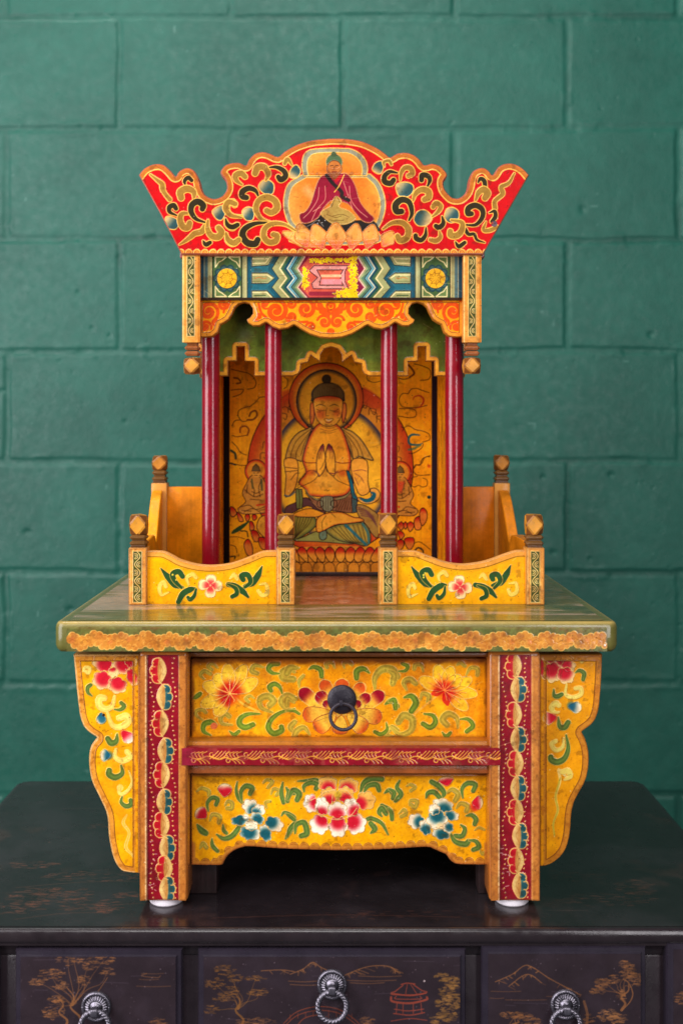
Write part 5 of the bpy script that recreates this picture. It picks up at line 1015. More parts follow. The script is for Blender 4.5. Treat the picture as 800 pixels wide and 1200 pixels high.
# ------------------------------------------------------------------ legs
def chain(cv, units, xr, dots):
    for kind, x, y in units:
        RD = kind == 'r'; sg = -1 if RD else 1; c1 = col(186, 14, 30) if RD else col(30, 80, 86)
        hh = 14.5
        jx = dots.uniform(-.5, .5); LB = ((2.4, -8.8, 5.6), (2.6, 8.8, 5.7), (4.2 + jx, 0, 6.3)); GO_ = col(236, 182, 98); ci = col(222, 84, 58) if RD else col(112, 142, 118)
        cv.fill([(x - sg * .5, y - 15.6), (x + sg * 3, y - 12), (x + sg * 2, y + 12), (x - sg * .5, y + 15.6), (x - sg * 5.4, y + 9.5), (x - sg * 8.4, y + .5), (x - sg * 5.8, y - 9.5)], GO_, smooth=3, h=.2)
        for dx_, dy, r_ in LB: cv.dot(x + sg * dx_, y + dy, r_ + 1.1, GO_, h=.22)
        for dx_, dy, r_ in LB: cv.fill(ell_(x + sg * dx_, y + dy, r_, r_), c1, g=('rad', x + sg * (dx_ + 3), y + dy, 2.5, 10, ci))
        for dy in (-4.7, 4.7): cv.line([(x + sg * 9.2, y + dy), (x + sg * 5.2, y + dy * .96)], .9, GO_, h=.2)
        cv.fill([(x - sg * .2, y - 14.6), (x + sg * 1.6, y - 8), (x + sg * 2.2, y), (x + sg * 1.6, y + 8), (x - sg * .2, y + 14.6), (x - sg * 5, y + 9), (x - sg * 7.5, y + .5), (x - sg * 5.2, y - 9)], col(198, 138, 62), smooth=3, soft=.8, g=('lin', x + sg * 3, y, x - sg * 6.5, y, col(230, 192, 116)))
        for q_ in (.6, -1.6, -3.8): cv.line([(x - .2 * sg, y - 11 + abs(q_)), (x + sg * q_, y - 1), (x - .2 * sg, y + 11 - abs(q_))], .6, col(176, 104, 44), a=.7)
    for i in range(len(units) - 1):
        x, y = units[i][1:]; x2, y2 = units[i + 1][1:]
        cv.line([(x - 2, y + 11), ((x + x2) / 2, (y + y2) / 2), (x2 + 2, y2 - 11)], .9, col(240, 196, 116), h=.2)
    for i, y in enumerate(np.arange(772, 1054, 5.6)):
        for sd_ in (-1, 1):
            u = units[min(int((y - 776) / 28.6 * 1.0), len(units) - 1)]
            xx = xr + sd_ * (12.8 + 2.2 * math.sin(y / 28.6 * 3.14 + (0 if sd_ > 0 else 1.8))) + dots.uniform(-.6, .6)
            cv.dot(xx, y + dots.uniform(-.7, .7), .95, col(236, 176, 84), h=.25, a=.95)
def ell_(cx, cy, rx, ry): return [(cx + rx * math.cos(t), cy + ry * math.sin(t)) for t in np.linspace(0, 2 * math.pi, 22, endpoint=False)]
def leg(x0, x1, r0, r1, units, seed):
    """front leg: red strip between raised gilt fillets"""
    d = 1.099; k = d / F; zb = WZ(1057, d)
    cv = Canvas(x0 + 1.6, 767.5, x1 - 1.6, 1054.5, 2.2, col(146, 12, 30), seed=seed); XX, YY = np.meshgrid(cv.X, cv.Y)
    cv.blend(full, sstep(.5, .7, vnoise(cv.ny, cv.nx, 26, seed, 3)) * .5, col(122, 8, 30))
    chain(cv, units, (r0 + r1) / 2, np.random.default_rng(seed))
    g = np.maximum(1 - sstep(r0 - .5, r0 + .5, XX), sstep(r1 - .5, r1 + .5, XX))
    cv.blend(full, g, col(196, 120, 46)); cv.h = np.where(g > .5, 0, cv.h)
    hl_ = 1.7 * g * np.ones_like(XX)
    cv.h = cv.h + hl_
    cv.blend(full, (1 - sstep(.7, 1.5, np.abs(XX - r0 + .9))) * .85, col(246, 206, 150)); cv.blend(full, (1 - sstep(.6, 1.4, np.abs(XX - r1 - .8))) * .5, col(230, 170, 90))  # glossy highlight lines painted along the inner fillet edges
    cv.blend(full, sstep(.56, .66, vnoise(cv.ny, cv.nx, 7, seed + 5, 3)) * g * .4, col(150, 84, 30))
    for i in range(14):
        y = RNG.uniform(985, 1050); x = RNG.uniform(r0 + 1, r0 + 12); cv.line([(x, y), (x + RNG.uniform(-1, 4), y + RNG.uniform(-2, 3))], RNG.uniform(.5, 1.2), col(236, 190, 180), a=.8, smooth=0)
    cv.age(.12, 12, seed + 2, grime=col(70, 30, 14), gw=2, ga=.35)
    m = MB(); m.box(WX(x0, d), WX(x1, d), d, d + .05, zb, EZ - .0004, col(184, 106, 40), .0035, 3); m.front(cv, d, off=.0002)
    ob = m.build('leg', M_RED, altar)
    f = MB(); f.lathe([(.0155, .0003), (.0166, .0016), (.0166, zb - .001), (.0155, zb - .0002)], (WX(x0, d) + WX(x1, d)) / 2, d + .0195, col(232, 226, 232), n=32); f.build('foot_pad', M_FELT, ob)
UL = [('r', 187, 786), ('t', 191.7, 817), ('r', 189.5, 848), ('t', 193, 880), ('r', 191, 908), ('t', 191.7, 940), ('r', 190.5, 967), ('t', 195, 994), ('r', 194, 1018), ('t', 195, 1042)]
UR = [('r', 602.7, 781), ('t', 606, 808), ('r', 603, 838), ('t', 606, 867), ('r', 605, 895), ('t', 606, 924), ('r', 605, 952), ('t', 608, 980), ('r', 605.5, 1009), ('t', 608, 1038)]
leg(163, 220, 172.5, 209.5, UL, 31); leg(573, 633, 585, 622, UR, 37)
for px in (163, 578):
    m = MB(); x = WX(px, 1.11); m.box(x, x + .045, 1.412, 1.458, WZ(1057, 1.11), EZ - .0004, col(150, 90, 40), .002); ob = m.build('rear_leg', M_WOOD, altar)
    f = MB(); f.lathe([(.0155, .0003), (.0166, .0016), (.0166, WZ(1057, 1.11) - .0002)], x + .0225, 1.435, col(232, 226, 232), n=32); f.build('foot_pad', M_FELT, ob)
# unseen sides, back and floor, added to keep the base dark inside
for px, sg in ((176, 1), (607, 1)):
    x = WX(px, 1.11); m = MB(); m.box(x, x + .012, 1.1602, 1.4118, WZ(1014, 1.11), EZ - .0006, col(168, 100, 36), .001); m.build('unseen_side_panel', M_WOOD, altar)
m = MB(); m.box(WX(205, 1.11), WX(590, 1.11), 1.45, 1.46, WZ(1040, 1.11), EZ - .0006, col(50, 32, 20), .001); m.build('unseen_back_panel', M_WOOD, altar)
m = MB(); m.box(WX(190, 1.11), WX(606, 1.11), 1.15, 1.449, WZ(904, 1.11), WZ(896, 1.11), col(60, 38, 24), .001); m.build('unseen_floor_panel', M_WOOD, altar)
for x0, x1 in ((222, 254), (560, 572)):
    m = MB(); m.box(WX(x0, 1.135), WX(x1, 1.135), 1.1335, 1.158, WZ(1047, 1.135) , WZ(1000, 1.135), col(44, 30, 30), .001); m.build('corner_block', M_WOOD, altar)

# ------------------------------------------------------------------ carved wing brackets
W1, W2, W3 = T(85, 760, 8.575), T(85, 890, 8.575), T(625, 760, 8.567)
wl = [(163.5, 767)] + [(86, 767)] + cr([(86, 768), (88.5, 795), (91, 820), (93.4, 838), (96, 847), (99, 853), (105, 859), (113.5, 864.5)], 4) + cr([(113.2, 866), (108, 872), (105, 880), (104, 891), (105, 904), (108, 917), (116.5, 935), (123.5, 950), (126.2, 962), (126.8, 975), (128.5, 988), (131.8, 1003), (136, 1013), (142, 1020.5), (148, 1022.5), (156, 1023.6), (163.5, 1023.8)], 4)
wr = [(632, 767), (705.5, 767)] + cr([(705.5, 768), (704.8, 790), (703.4, 812), (701.5, 830), (698, 842), (692, 850), (682.5, 857)], 4) + cr([(681.6, 858.5), (685.5, 866), (688.5, 876), (689.8, 887), (689, 902), (685.5, 916), (678.5, 929), (672.5, 941), (669.4, 955), (668.6, 968), (667, 981), (663, 995), (656.5, 1004.5), (648, 1011.5), (640, 1015), (632, 1016)], 4)
WG = col(238, 208, 92); WO = col(246, 208, 110)
def wing(pts, x0, x1, paint, rim, seed, side):
    cv = Canvas(x0, 766, x1, 1025, 2.0, col(250, 176, 4) if side < 0 else col(242, 158, 6), seed=seed); cv.outline(pts); XX, YY = np.meshgrid(cv.X, cv.Y)  # lit left bracket painted on a brighter ground than the right one
    cv.blend(full, sstep(.45, .7, vnoise(cv.ny, cv.nx, 50, seed, 3)) * .5, col(232, 156, 16))
    paint(cv)
    only = sstep(160, 157, XX) if side < 0 else sstep(635, 638, XX)
    cv.border(7.5, rim, ol=col(150, 84, 20), olw=.9, only=only); cv.border(2.2, col(246, 206, 140) if side < 0 else col(206, 130, 40), only=only)  # left rim's highlight painted as a pale cream edge
    cv.blend(full, sstep(.55, .68, vnoise(cv.ny, cv.nx, 8, seed + 3, 3)) * (1 - sstep(6.5, 8, -cv.sd)) * .5, col(176, 100, 26))
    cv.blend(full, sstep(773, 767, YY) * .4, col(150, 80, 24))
    cv.age(.08, 14, seed + 1, grime=col(140, 70, 16), gw=3, ga=.45)
    m = MB(); m.board(pts, 1.117, .016, col(222, 150, 60), r=1.6, rimc=col(232, 172, 96) if side < 0 else col(190, 116, 36)); m.front(cv, 1.117, inset=1.0); m.build('wing_bracket', M_PAINT, altar)  # arris colour also paler on the lit left bracket
def peony(cv, Tf, LL, s_):
    for c, a, rx, ry, o in LL:
        cc = Tf([c])[0]; oo = Tf([o])[0]; R = max(rx, ry) / s_
        cv.lobe(cc[0], cc[1], rx / s_, ry / s_, 6, .12, a, PEONY, ol=col(240, 190, 110), olw=.6, g=('rad', oo[0], oo[1], R * .45, R * 1.2, col(250, 216, 140)))
def tearpet(cv, Tf, base, tip, w, c0, c1, s_): cv.petal(Tf([base])[0], Tf([tip])[0], w / s_, c0, c1, ol=WO, olw=.8, t=.62, g0=.25, g1=.9, blunt=.5)
def paint_l(cv):
    q = 8.575
    peony(cv, W1, (((300, 150), .4, 100, 75, (330, 160)), ((490, 170), .5, 90, 90, (510, 160)), ((590, 130), .3, 60, 60, (560, 150)), ((600, 290), 1.2, 90, 50, (600, 270)), ((300, 320), .3, 95, 90, (310, 300)), ((450, 370), .2, 95, 80, (460, 340)), ((410, 240), .2, 50, 50, (400, 190))), q)
    curls(cv, W1, q, [([(110, 230), (130, 190), (175, 200), (160, 245), (135, 230)], 28), ([(425, 480), (400, 580), (330, 610), (270, 570), (275, 500), (320, 500)], 60), ([(350, 640), (400, 770), (480, 790), (560, 740), (540, 680), (470, 700)], 60), ([(440, 1010), (430, 1090), (500, 1130), (580, 1090), (550, 1040)], 50)], WG, ol=WO)
    curls(cv, W1, q, [([(195, 475), (155, 440), (155, 390), (185, 365)], 40), ([(420, 610), (480, 615), (520, 580), (490, 545)], 42), ([(450, 860), (440, 930), (390, 950), (355, 905)], 60)], GA, ol=WO)
    tearpet(cv, W1, (290, 640), (285, 760), 100, col(24, 96, 120), col(246, 226, 180), q); cv.dot(*W1([(300, 715)])[0], 4.5, col(22, 100, 124), a=.85, soft=2); cv.dot(*W1([(313, 668)])[0], 1.8, col(50, 34, 24), h=.2)
    tearpet(cv, W1, (500, 830), (600, 940), 125, PEONY, col(252, 234, 210), q); cv.dot(*W1([(515, 855)])[0], 4, PEONY, a=.8, soft=2.5)
    tearpet(cv, W1, (385, 1080), (280, 1070), 130, col(24, 96, 120), col(246, 226, 180), q); cv.dot(*W1([(365, 1075)])[0], 4.6, col(22, 100, 124), a=.75, soft=3)
    curls(cv, W2, q, [([(490, 60), (500, 140), (430, 180), (370, 150), (370, 110)], 62), ([(500, 370), (490, 430), (540, 470), (590, 450), (585, 410)], 48)], GA, ol=WO)
    curls(cv, W2, q, [([(570, 120), (600, 230), (560, 310), (500, 350), (470, 330), (470, 285)], 26)], WG, ol=WO); cv.dot(*W2([(478, 285)])[0], 4, WG)
    cv.line(W2([(545, 560), (510, 640), (570, 740), (535, 880), (600, 960), (615, 1010)]), 4, WO, prof=(.5, 1, .8, 1, .6, .3)); cv.line(W2([(545, 560), (510, 640), (570, 740), (535, 880), (600, 960)]), 2.2, col(232, 190, 60), prof=(.5, 1, .8, 1, .4))
def paint_r(cv):
    q = 8.567
    peony(cv, W3, (((180, 90), .2, 100, 60, (185, 70)), ((300, 120), .4, 90, 80, (300, 110)), ((350, 170), .4, 70, 60, (320, 160)), ((90, 210), 1.2, 110, 50, (70, 190)), ((190, 240), .2, 90, 100, (180, 210)), ((320, 270), .3, 90, 80, (310, 240))), q)
    curls(cv, W3, q, [([(410, 110), (450, 80), (500, 100), (480, 130)], 34), ([(330, 360), (320, 460), (390, 490), (470, 460), (470, 400), (420, 400)], 40), ([(250, 640), (200, 640), (180, 590), (220, 550), (250, 570)], 50), ([(300, 900), (290, 990), (220, 1020), (180, 960), (220, 930)], 40)], WG, ol=WO)
    curls(cv, W3, q, [([(420, 240), (460, 220), (505, 250), (495, 310)], 44), ([(200, 410), (205, 470), (240, 480), (280, 460)], 46), ([(245, 690), (260, 780), (310, 790), (345, 740)], 56), ([(325, 870), (345, 1000), (310, 1100), (240, 1140), (180, 1120), (170, 1090)], 62)], GA, ol=WO)
    tearpet(cv, W3, (345, 580), (480, 600), 120, col(30, 90, 110), col(250, 226, 184), q); cv.dot(*W3([(375, 575)])[0], 4.4, col(26, 92, 112), a=.85, soft=2.5)
    tearpet(cv, W3, (225, 690), (90, 710), 130, PEONY, col(250, 214, 160), q); cv.dot(*W3([(195, 695)])[0], 4.4, PEONY, a=.75, soft=2.8)
    W4 = T(560, 755, 3.807)
    cv.line(W4([(400, 600), (360, 560), (365, 610), (345, 680), (355, 740), (335, 800), (340, 860)]), 3.6, WO, prof=(.9, 1, .9, .8, .8, .6, .3)); cv.line(W4([(365, 600), (345, 680), (355, 740), (335, 800), (340, 850)]), 2.0, col(206, 180, 50)); cv.curl(W4([(385, 605), (410, 590), (400, 565), (375, 570)]), 6, WG, ol=WO, o=.5)
wing(wl, 85, 164, paint_l, col(226, 150, 50), 41, -1); wing(wr, 631.5, 707, paint_r, col(208, 132, 36), 47, 1)
# ================================================================== THE BLACK DRESSER
dresser = thing('dresser', 'black lacquered dresser with faded gold landscape scenes on its drawers, under the painted altar', 'dresser', (0, 1.28, -.8))
DX0, DX1 = -.428, .412
BK = col(40, 33, 36); BKF = col(43, 34, 39)
prof = [(.02, -.030), (.013, -.0295), (.0115, -.026), (.0105, -.0215), (.0065, -.0185), (.0035, -.0165), (.0035, -.0142), (.0008, -.0125), (0, -.0095), (0, -.004), (.0012, -.0014), (.003, 0), (.006, .0)]
m = MB(); m.slab(DX0, DX1, 1.053, 1.503, -.03, 0, .02, prof, BK, n=8)
cv = Canvas(-420, 1060, 404, 1496, .8, col(36, 30, 33)); XX, YY = np.meshgrid(cv.X, cv.Y); full = (slice(None), slice(None))
cv.blend(full, sstep(-150, 250, XX) * .5, col(33, 31, 30))
cv.blend(full, sstep(.5, .7, vnoise(cv.ny, cv.nx, 70, 101, 4)) * .4, col(56, 50, 54)); 
st = vnoise(cv.ny, cv.nx, 26, 104, 3); wr_ = sstep(.62, .75, vnoise(cv.ny, cv.nx, 40, 102, 4) * .6 + st * .4); cv.blend(full, wr_ * .35, col(84, 56, 50))
r = np.random.default_rng(8); RB_ = col(98, 58, 46)
def foliage(cv, cx, cy, sx, sy, n, c, r, a=.5, L=6, w=1.2):
    for _ in range(int(n * 1.6)):
        t = r.uniform(0, 6.28); q = math.sqrt(r.random()); x = cx + sx * q * math.cos(t); y = cy + sy * q * math.sin(t); b = r.uniform(-.7, .7)
        l = L * r.uniform(.4, 1); cv.line([(x - l * .5, y), (x, y + b * l * .4), (x + l * .5, y + b * l * .2)], w * r.uniform(.5, 1.2), c * r.uniform(.75, 1.2), a=a * r.uniform(.5, 1))
for (cx, cy, sx, sy, n) in ((-300, 1130, 34, 22, 60), (-262, 1120, 16, 30, 40), (-330, 1100, 40, 14, 40), (-228, 1105, 14, 16, 30), (-190, 1130, 40, 10, 30), (-250, 1180, 60, 16, 50), (-330, 1210, 30, 10, 24), (-220, 1330, 80, 14, 40), (270, 1120, 50, 16, 40), (310, 1150, 20, 22, 40), (240, 1180, 50, 14, 30), (60, 1085, 90, 10, 20)): foliage(cv, cx, cy, sx, sy, n, RB_, r, a=.85 if cx < 0 else .5, L=9, w=1.6)
for (x0, y0, x1, y1) in ((-250, 1095, -170, 1112), (-330, 1150, -200, 1165), (-310, 1075, -220, 1090), (-120, 1078, 120, 1080)): cv.line([(x0, y0), ((x0 + x1) / 2, (y0 + y1) / 2 + 6), (x1, y1)], 1.4, RB_, a=.5)
for _ in range(60): x = r.uniform(-410, 400); y = r.uniform(1064, 1490); cv.dot(x, y, r.uniform(.6, 1.3), col(140, 100, 84), a=r.uniform(.2, .6))
for _ in range(14): x = r.uniform(-410, 380); y = r.uniform(1064, 1490); cv.line([(x, y), (x + r.uniform(20, 90), y + r.uniform(-3, 3))], .9, col(86, 66, 60), a=.5, smooth=0)
m.sheet(cv, (-.42, 1.06, .0003), (.001, 0, 0), (0, .001, 0), (0, 0, 1))
m.build('dresser_top', M_DTOP, dresser, sharp=50)
# body behind the drawers
FD = 1.0665
m = MB(); m.box(DX0 + .014, DX1 - .014, FD, 1.49, -.74, -.0298, BKF, .002); m.build('carcass', M_LACQ, dresser)
GT = col(142, 92, 54)
def tree(cv, r, x, y, h, lean=0, clumps=(), c=GT):
    """brushed gold tree: crooked trunk, twigs, leaf dabs"""
    top = (x + lean, y - h)
    cv.line([(x, y), (x + lean * .1 + 3.5, y - h * .25), (x + lean * .4 - 3.5, y - h * .5), (x + lean * .6 + 3, y - h * .75), top], 2.4, c, a=.8, prof=(1.4, 1, .8, .4))
    for (dx, dy, sx, sy, n) in clumps:
        jb = r.uniform(-5, 5, 6); cv.line([(x + lean * .5, y - h * .55), (x + dx * .3 + jb[0], y - h * .55 + (dy + h * .55) * .35 + jb[1]), (x + dx * .7 + jb[2], y - h * .55 + (dy + h * .55) * .7 + jb[3] * .6), (x + dx, y + dy)], .9, c, a=.6, prof=(1.5, 1, .7, .4)); foliage(cv, x + dx, y + dy, sx, sy, n, c, r, a=.62, L=5.5, w=1.2)
def mount(cv, r, P, n=16, c=GT):
    cv.line(P, 1.0, c, a=.75)
    pk = np.array(cr(P, 5))
    for _ in range(n):
        i = r.integers(0, len(pk)); x, y = pk[i]; l = r.uniform(4, 13); cv.line([(x, y + .5), (x + l * r.uniform(-.6, 1), y + l * .4)], r.uniform(.6, 1.3), c * r.uniform(.8, 1.1), a=r.uniform(.3, .7))
def scene_left(cv):
    r = np.random.default_rng(12)
    tree(cv, r, 92, 1205, 48, -14, ((-12, -82, 14, 9, 30), (12, -76, 12, 8, 26), (30, -80, 12, 6, 24), (34, -66, 8, 5, 14), (-32, -62, 16, 8, 34), (-50, -54, 10, 4, 16), (-22, -50, 10, 5, 18), (6, -56, 8, 6, 16), (-26, -32, 10, 6, 18), (-34, -20, 9, 5, 16), (-6, -92, 10, 4, 12)))
    tree(cv, r, 76, 1205, 36, -8, ((-10, -34, 9, 4, 14), (-16, -14, 8, 5, 14)))
    cv.line([(113, 1165), (122, 1152), (126, 1146)], .9, GT, a=.7)
    for (x0, x1, y) in ((160, 200, 1156), (166, 192, 1141), (163, 186, 1148)): cv.line([(x0, y), ((x0 + x1) / 2, y + .6), (x1, y)], .8, GT, a=.45)
    cv.line([(172, 1141), (166, 1144), (184, 1146), (188, 1144)], 1, GT, a=.55); foliage(cv, 184, 1198, 12, 4, 16, GT, r, a=.5)
def scene_mid(cv):
    r = np.random.default_rng(13); RD = col(132, 64, 44)
    tree(cv, r, 282, 1205, 40, -6, ((-18, -68, 12, 6, 26), (-30, -52, 12, 7, 28), (-6, -58, 9, 5, 18), (18, -58, 12, 3, 18), (20, -42, 12, 4, 20), (-22, -36, 12, 5, 20), (-10, -44, 10, 6, 18), (-34, -22, 8, 6, 14)), c=col(128, 84, 42))
    mount(cv, r, [(340, 1142), (355, 1136), (366, 1128), (376, 1134), (390, 1140)], 22); mount(cv, r, [(404, 1143), (424, 1135), (440, 1132), (456, 1133), (464, 1138)], 26); mount(cv, r, [(306, 1138), (330, 1137), (345, 1139)], 4)
    for (x0, x1, y) in ((338, 372, 1150), (404, 464, 1149), (420, 470, 1144), (410, 450, 1152), (340, 380, 1154)): cv.line([(x0, y), ((x0 + x1) / 2, y + 1), (x1, y)], .9, GT, a=.55)
    B = [(332, 1200), (348, 1186), (372, 1180), (396, 1183), (414, 1194), (424, 1204)]
    for o in (0, 4.5): cv.line([(x, y + o) for x, y in B], 1.1, RD, a=.8)
    for t in range(9): x = 340 + t * 9; cv.line([(x, 1187 - 6 * math.sin((x - 332) / 92 * 3.14) + 4), (x, 1192 - 6 * math.sin((x - 332) / 92 * 3.14) + 5)], .8, RD, a=.7, smooth=0)
    cv.line([(346, 1205), (356, 1194), (372, 1190), (386, 1194), (392, 1205)], 1.2, RD, a=.8)
    # pagoda
    for L, w in (([(470, 1154), (477, 1152.5), (486, 1153.5)], 1.4), ([(472, 1155), (463, 1162), (458, 1164), (462, 1166), (490, 1166), (500, 1163), (494, 1161), (484, 1154)], 1.2), ([(477, 1154), (475, 1165)], .8), ([(481, 1154), (488, 1165)], .8), ([(459, 1164.5), (480, 1167), (499, 1164)], 1.6), ([(464, 1168), (464, 1171), (492, 1171), (492, 1168)], .9), ([(458, 1169), (460, 1174), (480, 1176), (499, 1172), (500, 1169)], 2.4), ([(465, 1176), (464, 1188)], .9), ([(472, 1177), (472, 1188)], .9), ([(484, 1177), (484, 1188)], .9), ([(493, 1176), (494, 1188)], .9), ([(462, 1183), (478, 1185), (496, 1183)], 1.1), ([(461, 1188), (480, 1190), (497, 1187)], 1.3), ([(458, 1197), (480, 1194), (500, 1196)], .9)): cv.line(L, w, col(140, 62, 46), a=.9)
    for (x, y, sx, sy, n) in ((518, 1146, 8, 6, 26), (530, 1152, 9, 8, 36), (524, 1162, 10, 8, 34), (532, 1174, 9, 9, 36), (518, 1176, 8, 7, 26), (524, 1190, 12, 8, 44), (510, 1196, 7, 6, 20)): foliage(cv, x, y, sx, sy, n, col(140, 98, 50), r, a=.6, L=5, w=1.5)
    foliage(cv, 300, 1198, 24, 5, 40, GT, r, a=.5); foliage(cv, 430, 1197, 8, 5, 18, GT, r, a=.5); cv.dot(497, 1150, 1.1, col(190, 170, 170))
def scene_right(cv):
    r = np.random.default_rng(14)
    mount(cv, r, [(580, 1151), (600, 1142), (614, 1132), (624, 1134), (642, 1146), (664, 1158), (676, 1164)], 34); mount(cv, r, [(596, 1156), (612, 1144), (622, 1143), (634, 1152)], 14)
    for (x0, x1, y) in ((575, 610, 1162), (592, 640, 1172), (574, 590, 1170), (640, 680, 1168)): cv.line([(x0, y), ((x0 + x1) / 2, y + .5), (x1, y)], .8, GT, a=.45)
    tree(cv, r, 728, 1184, 30, 8, ((-22, -32, 9, 6, 30), (-28, -22, 8, 5, 18), (-10, -36, 8, 5, 16), (8, -44, 10, 8, 36), (16, -36, 9, 8, 30), (6, -54, 8, 4, 16), (0, -18, 5, 8, 14)))
    cv.line([(729, 1184), (738, 1174), (741, 1164), (736, 1152), (730, 1148)], 1.3, GT, a=.8)
    tree(cv, r, 602, 1206, 10, 4, ((-4, -16, 14, 4, 30), (12, -14, 12, 4, 24), (20, -8, 12, 5, 20))); tree(cv, r, 716, 1208, 10, 0, ((-4, -18, 12, 7, 40), (8, -14, 10, 6, 30)), c=col(150, 100, 60)); cv.line([(684, 1174), (688, 1190), (686, 1206)], 3, GT, a=.6)
    foliage(cv, 690, 1196, 6, 8, 18, GT, r, a=.5)
def scene_side(cv):
    r = np.random.default_rng(15)
    for x in (cv.x0 + 22, cv.x0 + 70): tree(cv, r, x, 1230, 60, 6, ((-8, -60, 12, 8, 30), (6, -40, 12, 8, 30), (0, -84, 10, 6, 20)))
def front_panel(name, x0, x1, y0, y1, paint, mull=True):
    """raised lacquer panel with a bevelled edge and brushed gold scene"""
    d = 1.053
    xa, xb, za, zb = WX(x0, d), WX(x1, d), WZ(y1, d), WZ(y0, d)
    m = MB(); bx = bmesh.new()
    rings = []
    for ins, y in ((0, FD + .0005), (0, d + .0045), (.0012, d + .0022), (.0045, d + .0016), (.0058, d)):
        rings.append([(xa + ins, y, za + ins), (xb - ins, y, za + ins), (xb - ins, y, zb - ins), (xa + ins, y, zb - ins)])
    V = [p for rg in rings for p in rg]; Fc = []
    for i in range(4):
        for k in range(4): Fc.append((i * 4 + k, i * 4 + (k + 1) % 4, (i + 1) * 4 + (k + 1) % 4, (i + 1) * 4 + k))
    Fc.append((16, 17, 18, 19)); bx.free()
    m.add(V, Fc, col(42, 36, 46))
    k = .0058 * F / d
    cv = Canvas(x0 + k, y0 + k, x1 - k, y1 - k, 1.9, col(45, 35, 40), seed=3)
    cv.blend((slice(None), slice(None)), sstep(.45, .7, vnoise(cv.ny, cv.nx, 40, int(x0) + 300, 4)) * .4, col(52, 42, 50))
    r = np.random.default_rng(int(abs(x0)) + 3)
    paint(cv)
    for _ in range(int((x1 - x0) * .45)): cv.dot(r.uniform(x0, x1), r.uniform(y0, y1), r.uniform(.3, .7), col(150, 130, 140), a=r.uniform(.15, .6))
    for _ in range(8):
        x = r.uniform(x0, x1); y = r.uniform(y0, y1); cv.line([(x, y), (x + r.uniform(8, 40), y + r.uniform(-1, 1))], .6, col(84, 72, 84), a=.5, smooth=0)
    m.front(cv, d, off=.0003)
    return m.build(name, M_LACQ, dresser, sharp=25)
def ring_pull(dr, px, py, rx, ry):
    d = 1.053; k = d / F; cx, cz = WX(px, d), WZ(py, d); PW = col(126, 122, 132); PD = col(52, 48, 56)
    m = MB(); mt = Matrix.Translation((0, 0, cz)) @ Matrix.Rotation(math.radians(90), 4, 'X')
    R = 17.6 * k
    # beaded, fluted rosette: radius-modulated dish
    prof = [(1.0, 0), (1.0, .0014), (.95, .0026), (.88, .0031), (.80, .0026), (.76, .0018), (.70, .0019), (.52, .0034), (.47, .0036), (.43, .0028), (.38, .0030), (.30, .0046), (.16, .0058), (.02, .0062)]
    n = 96; V = []; K = []
    for i, (rr, h) in enumerate(prof):
        for j in range(n):
            a = 2 * math.pi * j / n; fl = math.cos(a * 24)
            hh = h + (.00055 * fl if i in (6, 7) else 0) + (.0003 * math.cos(a * 40) if i in (2, 3, 4) else 0)
            p = mt @ Vector((R * rr * math.cos(a), R * rr * math.sin(a), hh)); V.append((p.x + cx, p.y + d - .0002, p.z))
            K.append(PD if (i in (5, 6, 7) and fl < -.2) or i in (5, 9) else PW)
    Fc = [(i * n + j, i * n + (j + 1) % n, (i + 1) * n + (j + 1) % n, (i + 1) * n + j) for i in range(len(prof) - 1) for j in range(n)] + [tuple((len(prof) - 1) * n + j for j in range(n))]
    m.add(V, Fc, np.array(K))
    m.box(cx - 4.2 * k, cx + 4.2 * k, d - .0125, d - .003, cz - 6 * k, cz + 3 * k, PW, .0014, 3)
    m.build('pull_rosette', M_PEWTER, dr, sharp=60)
    m = MB(); m.torus(WX(rx, d), d - .0095, WZ(ry, d), 16.6 * k, 3.0 * k, PW, ax=math.radians(-5), n=220, m=16, twist=26, amp=.2, strands=3); m.build('pull_ring', M_PEWTER, dr, sharp=80)
dl = front_panel('drawer', 17, 213, 1114.5, 1262, scene_left); ring_pull(dl, 113, 1179.5, 114, 1197)
dm = front_panel('drawer', 231.5, 546, 1114.5, 1262, scene_mid); ring_pull(dm, 389, 1153.5, 389.5, 1174)
dr_ = front_panel('drawer', 564.5, 757.5, 1111, 1262, scene_right); ring_pull(dr_, 662, 1177, 661, 1195)
front_panel('end_panel', 781.5, 874, 1106, 1262, scene_side); front_panel('end_panel', -98, -4, 1106, 1262, scene_side)

# ================================================================== PAINTED BLOCK WALL
WD = 2.01
kx = WD / F
fx = np.arange(-.72, .7201, .0028); fz = np.arange(-.50, 1.2801, .0028)
gx = np.concatenate([np.arange(-1.9, -.72, .02), fx, np.arange(.74, 1.92, .02)]); gz = np.concatenate([np.arange(-.8, -.50, .02), fz, np.arange(1.30, 1.9, .02)])
nz_, nx_ = len(gz), len(gx); XX, ZZ = np.meshgrid(gx, gz)
PXw = XX / kx + PX; PYw = HY - (ZZ - CAMZ) / kx
wob = vnoise(nz_, nx_, 34, 201, 3) - .5; wob2 = vnoise(nz_, nx_, 9, 202, 3) - .5; wob3 = vnoise(nz_, nx_, 70, 203, 2) - .5
PYq = PYw + 5 * wob3 + 2.2 * wob2; PXq = PXw + 3.5 * wob + 2.0 * wob2
course = 130.2; row = np.floor((PYq - 20) / course).astype(int); fy = (PYq - 20) / course - row
vx = np.where(row % 2 == 0, 139.5, 7.5); fxx = ((PXq - vx) / 262.5); fxx = fxx - np.floor(fxx)
dy = np.minimum(fy, 1 - fy) * course; dx = np.minimum(fxx, 1 - fxx) * 262.5
var = vnoise(nz_, nx_, 60, 205, 3)
wj = 3.2 + 3.0 * var
jh = 1 - sstep(wj * .5, wj * 1.1, dy); jv = 1 - sstep(wj * .5, wj * 1.1, dx)
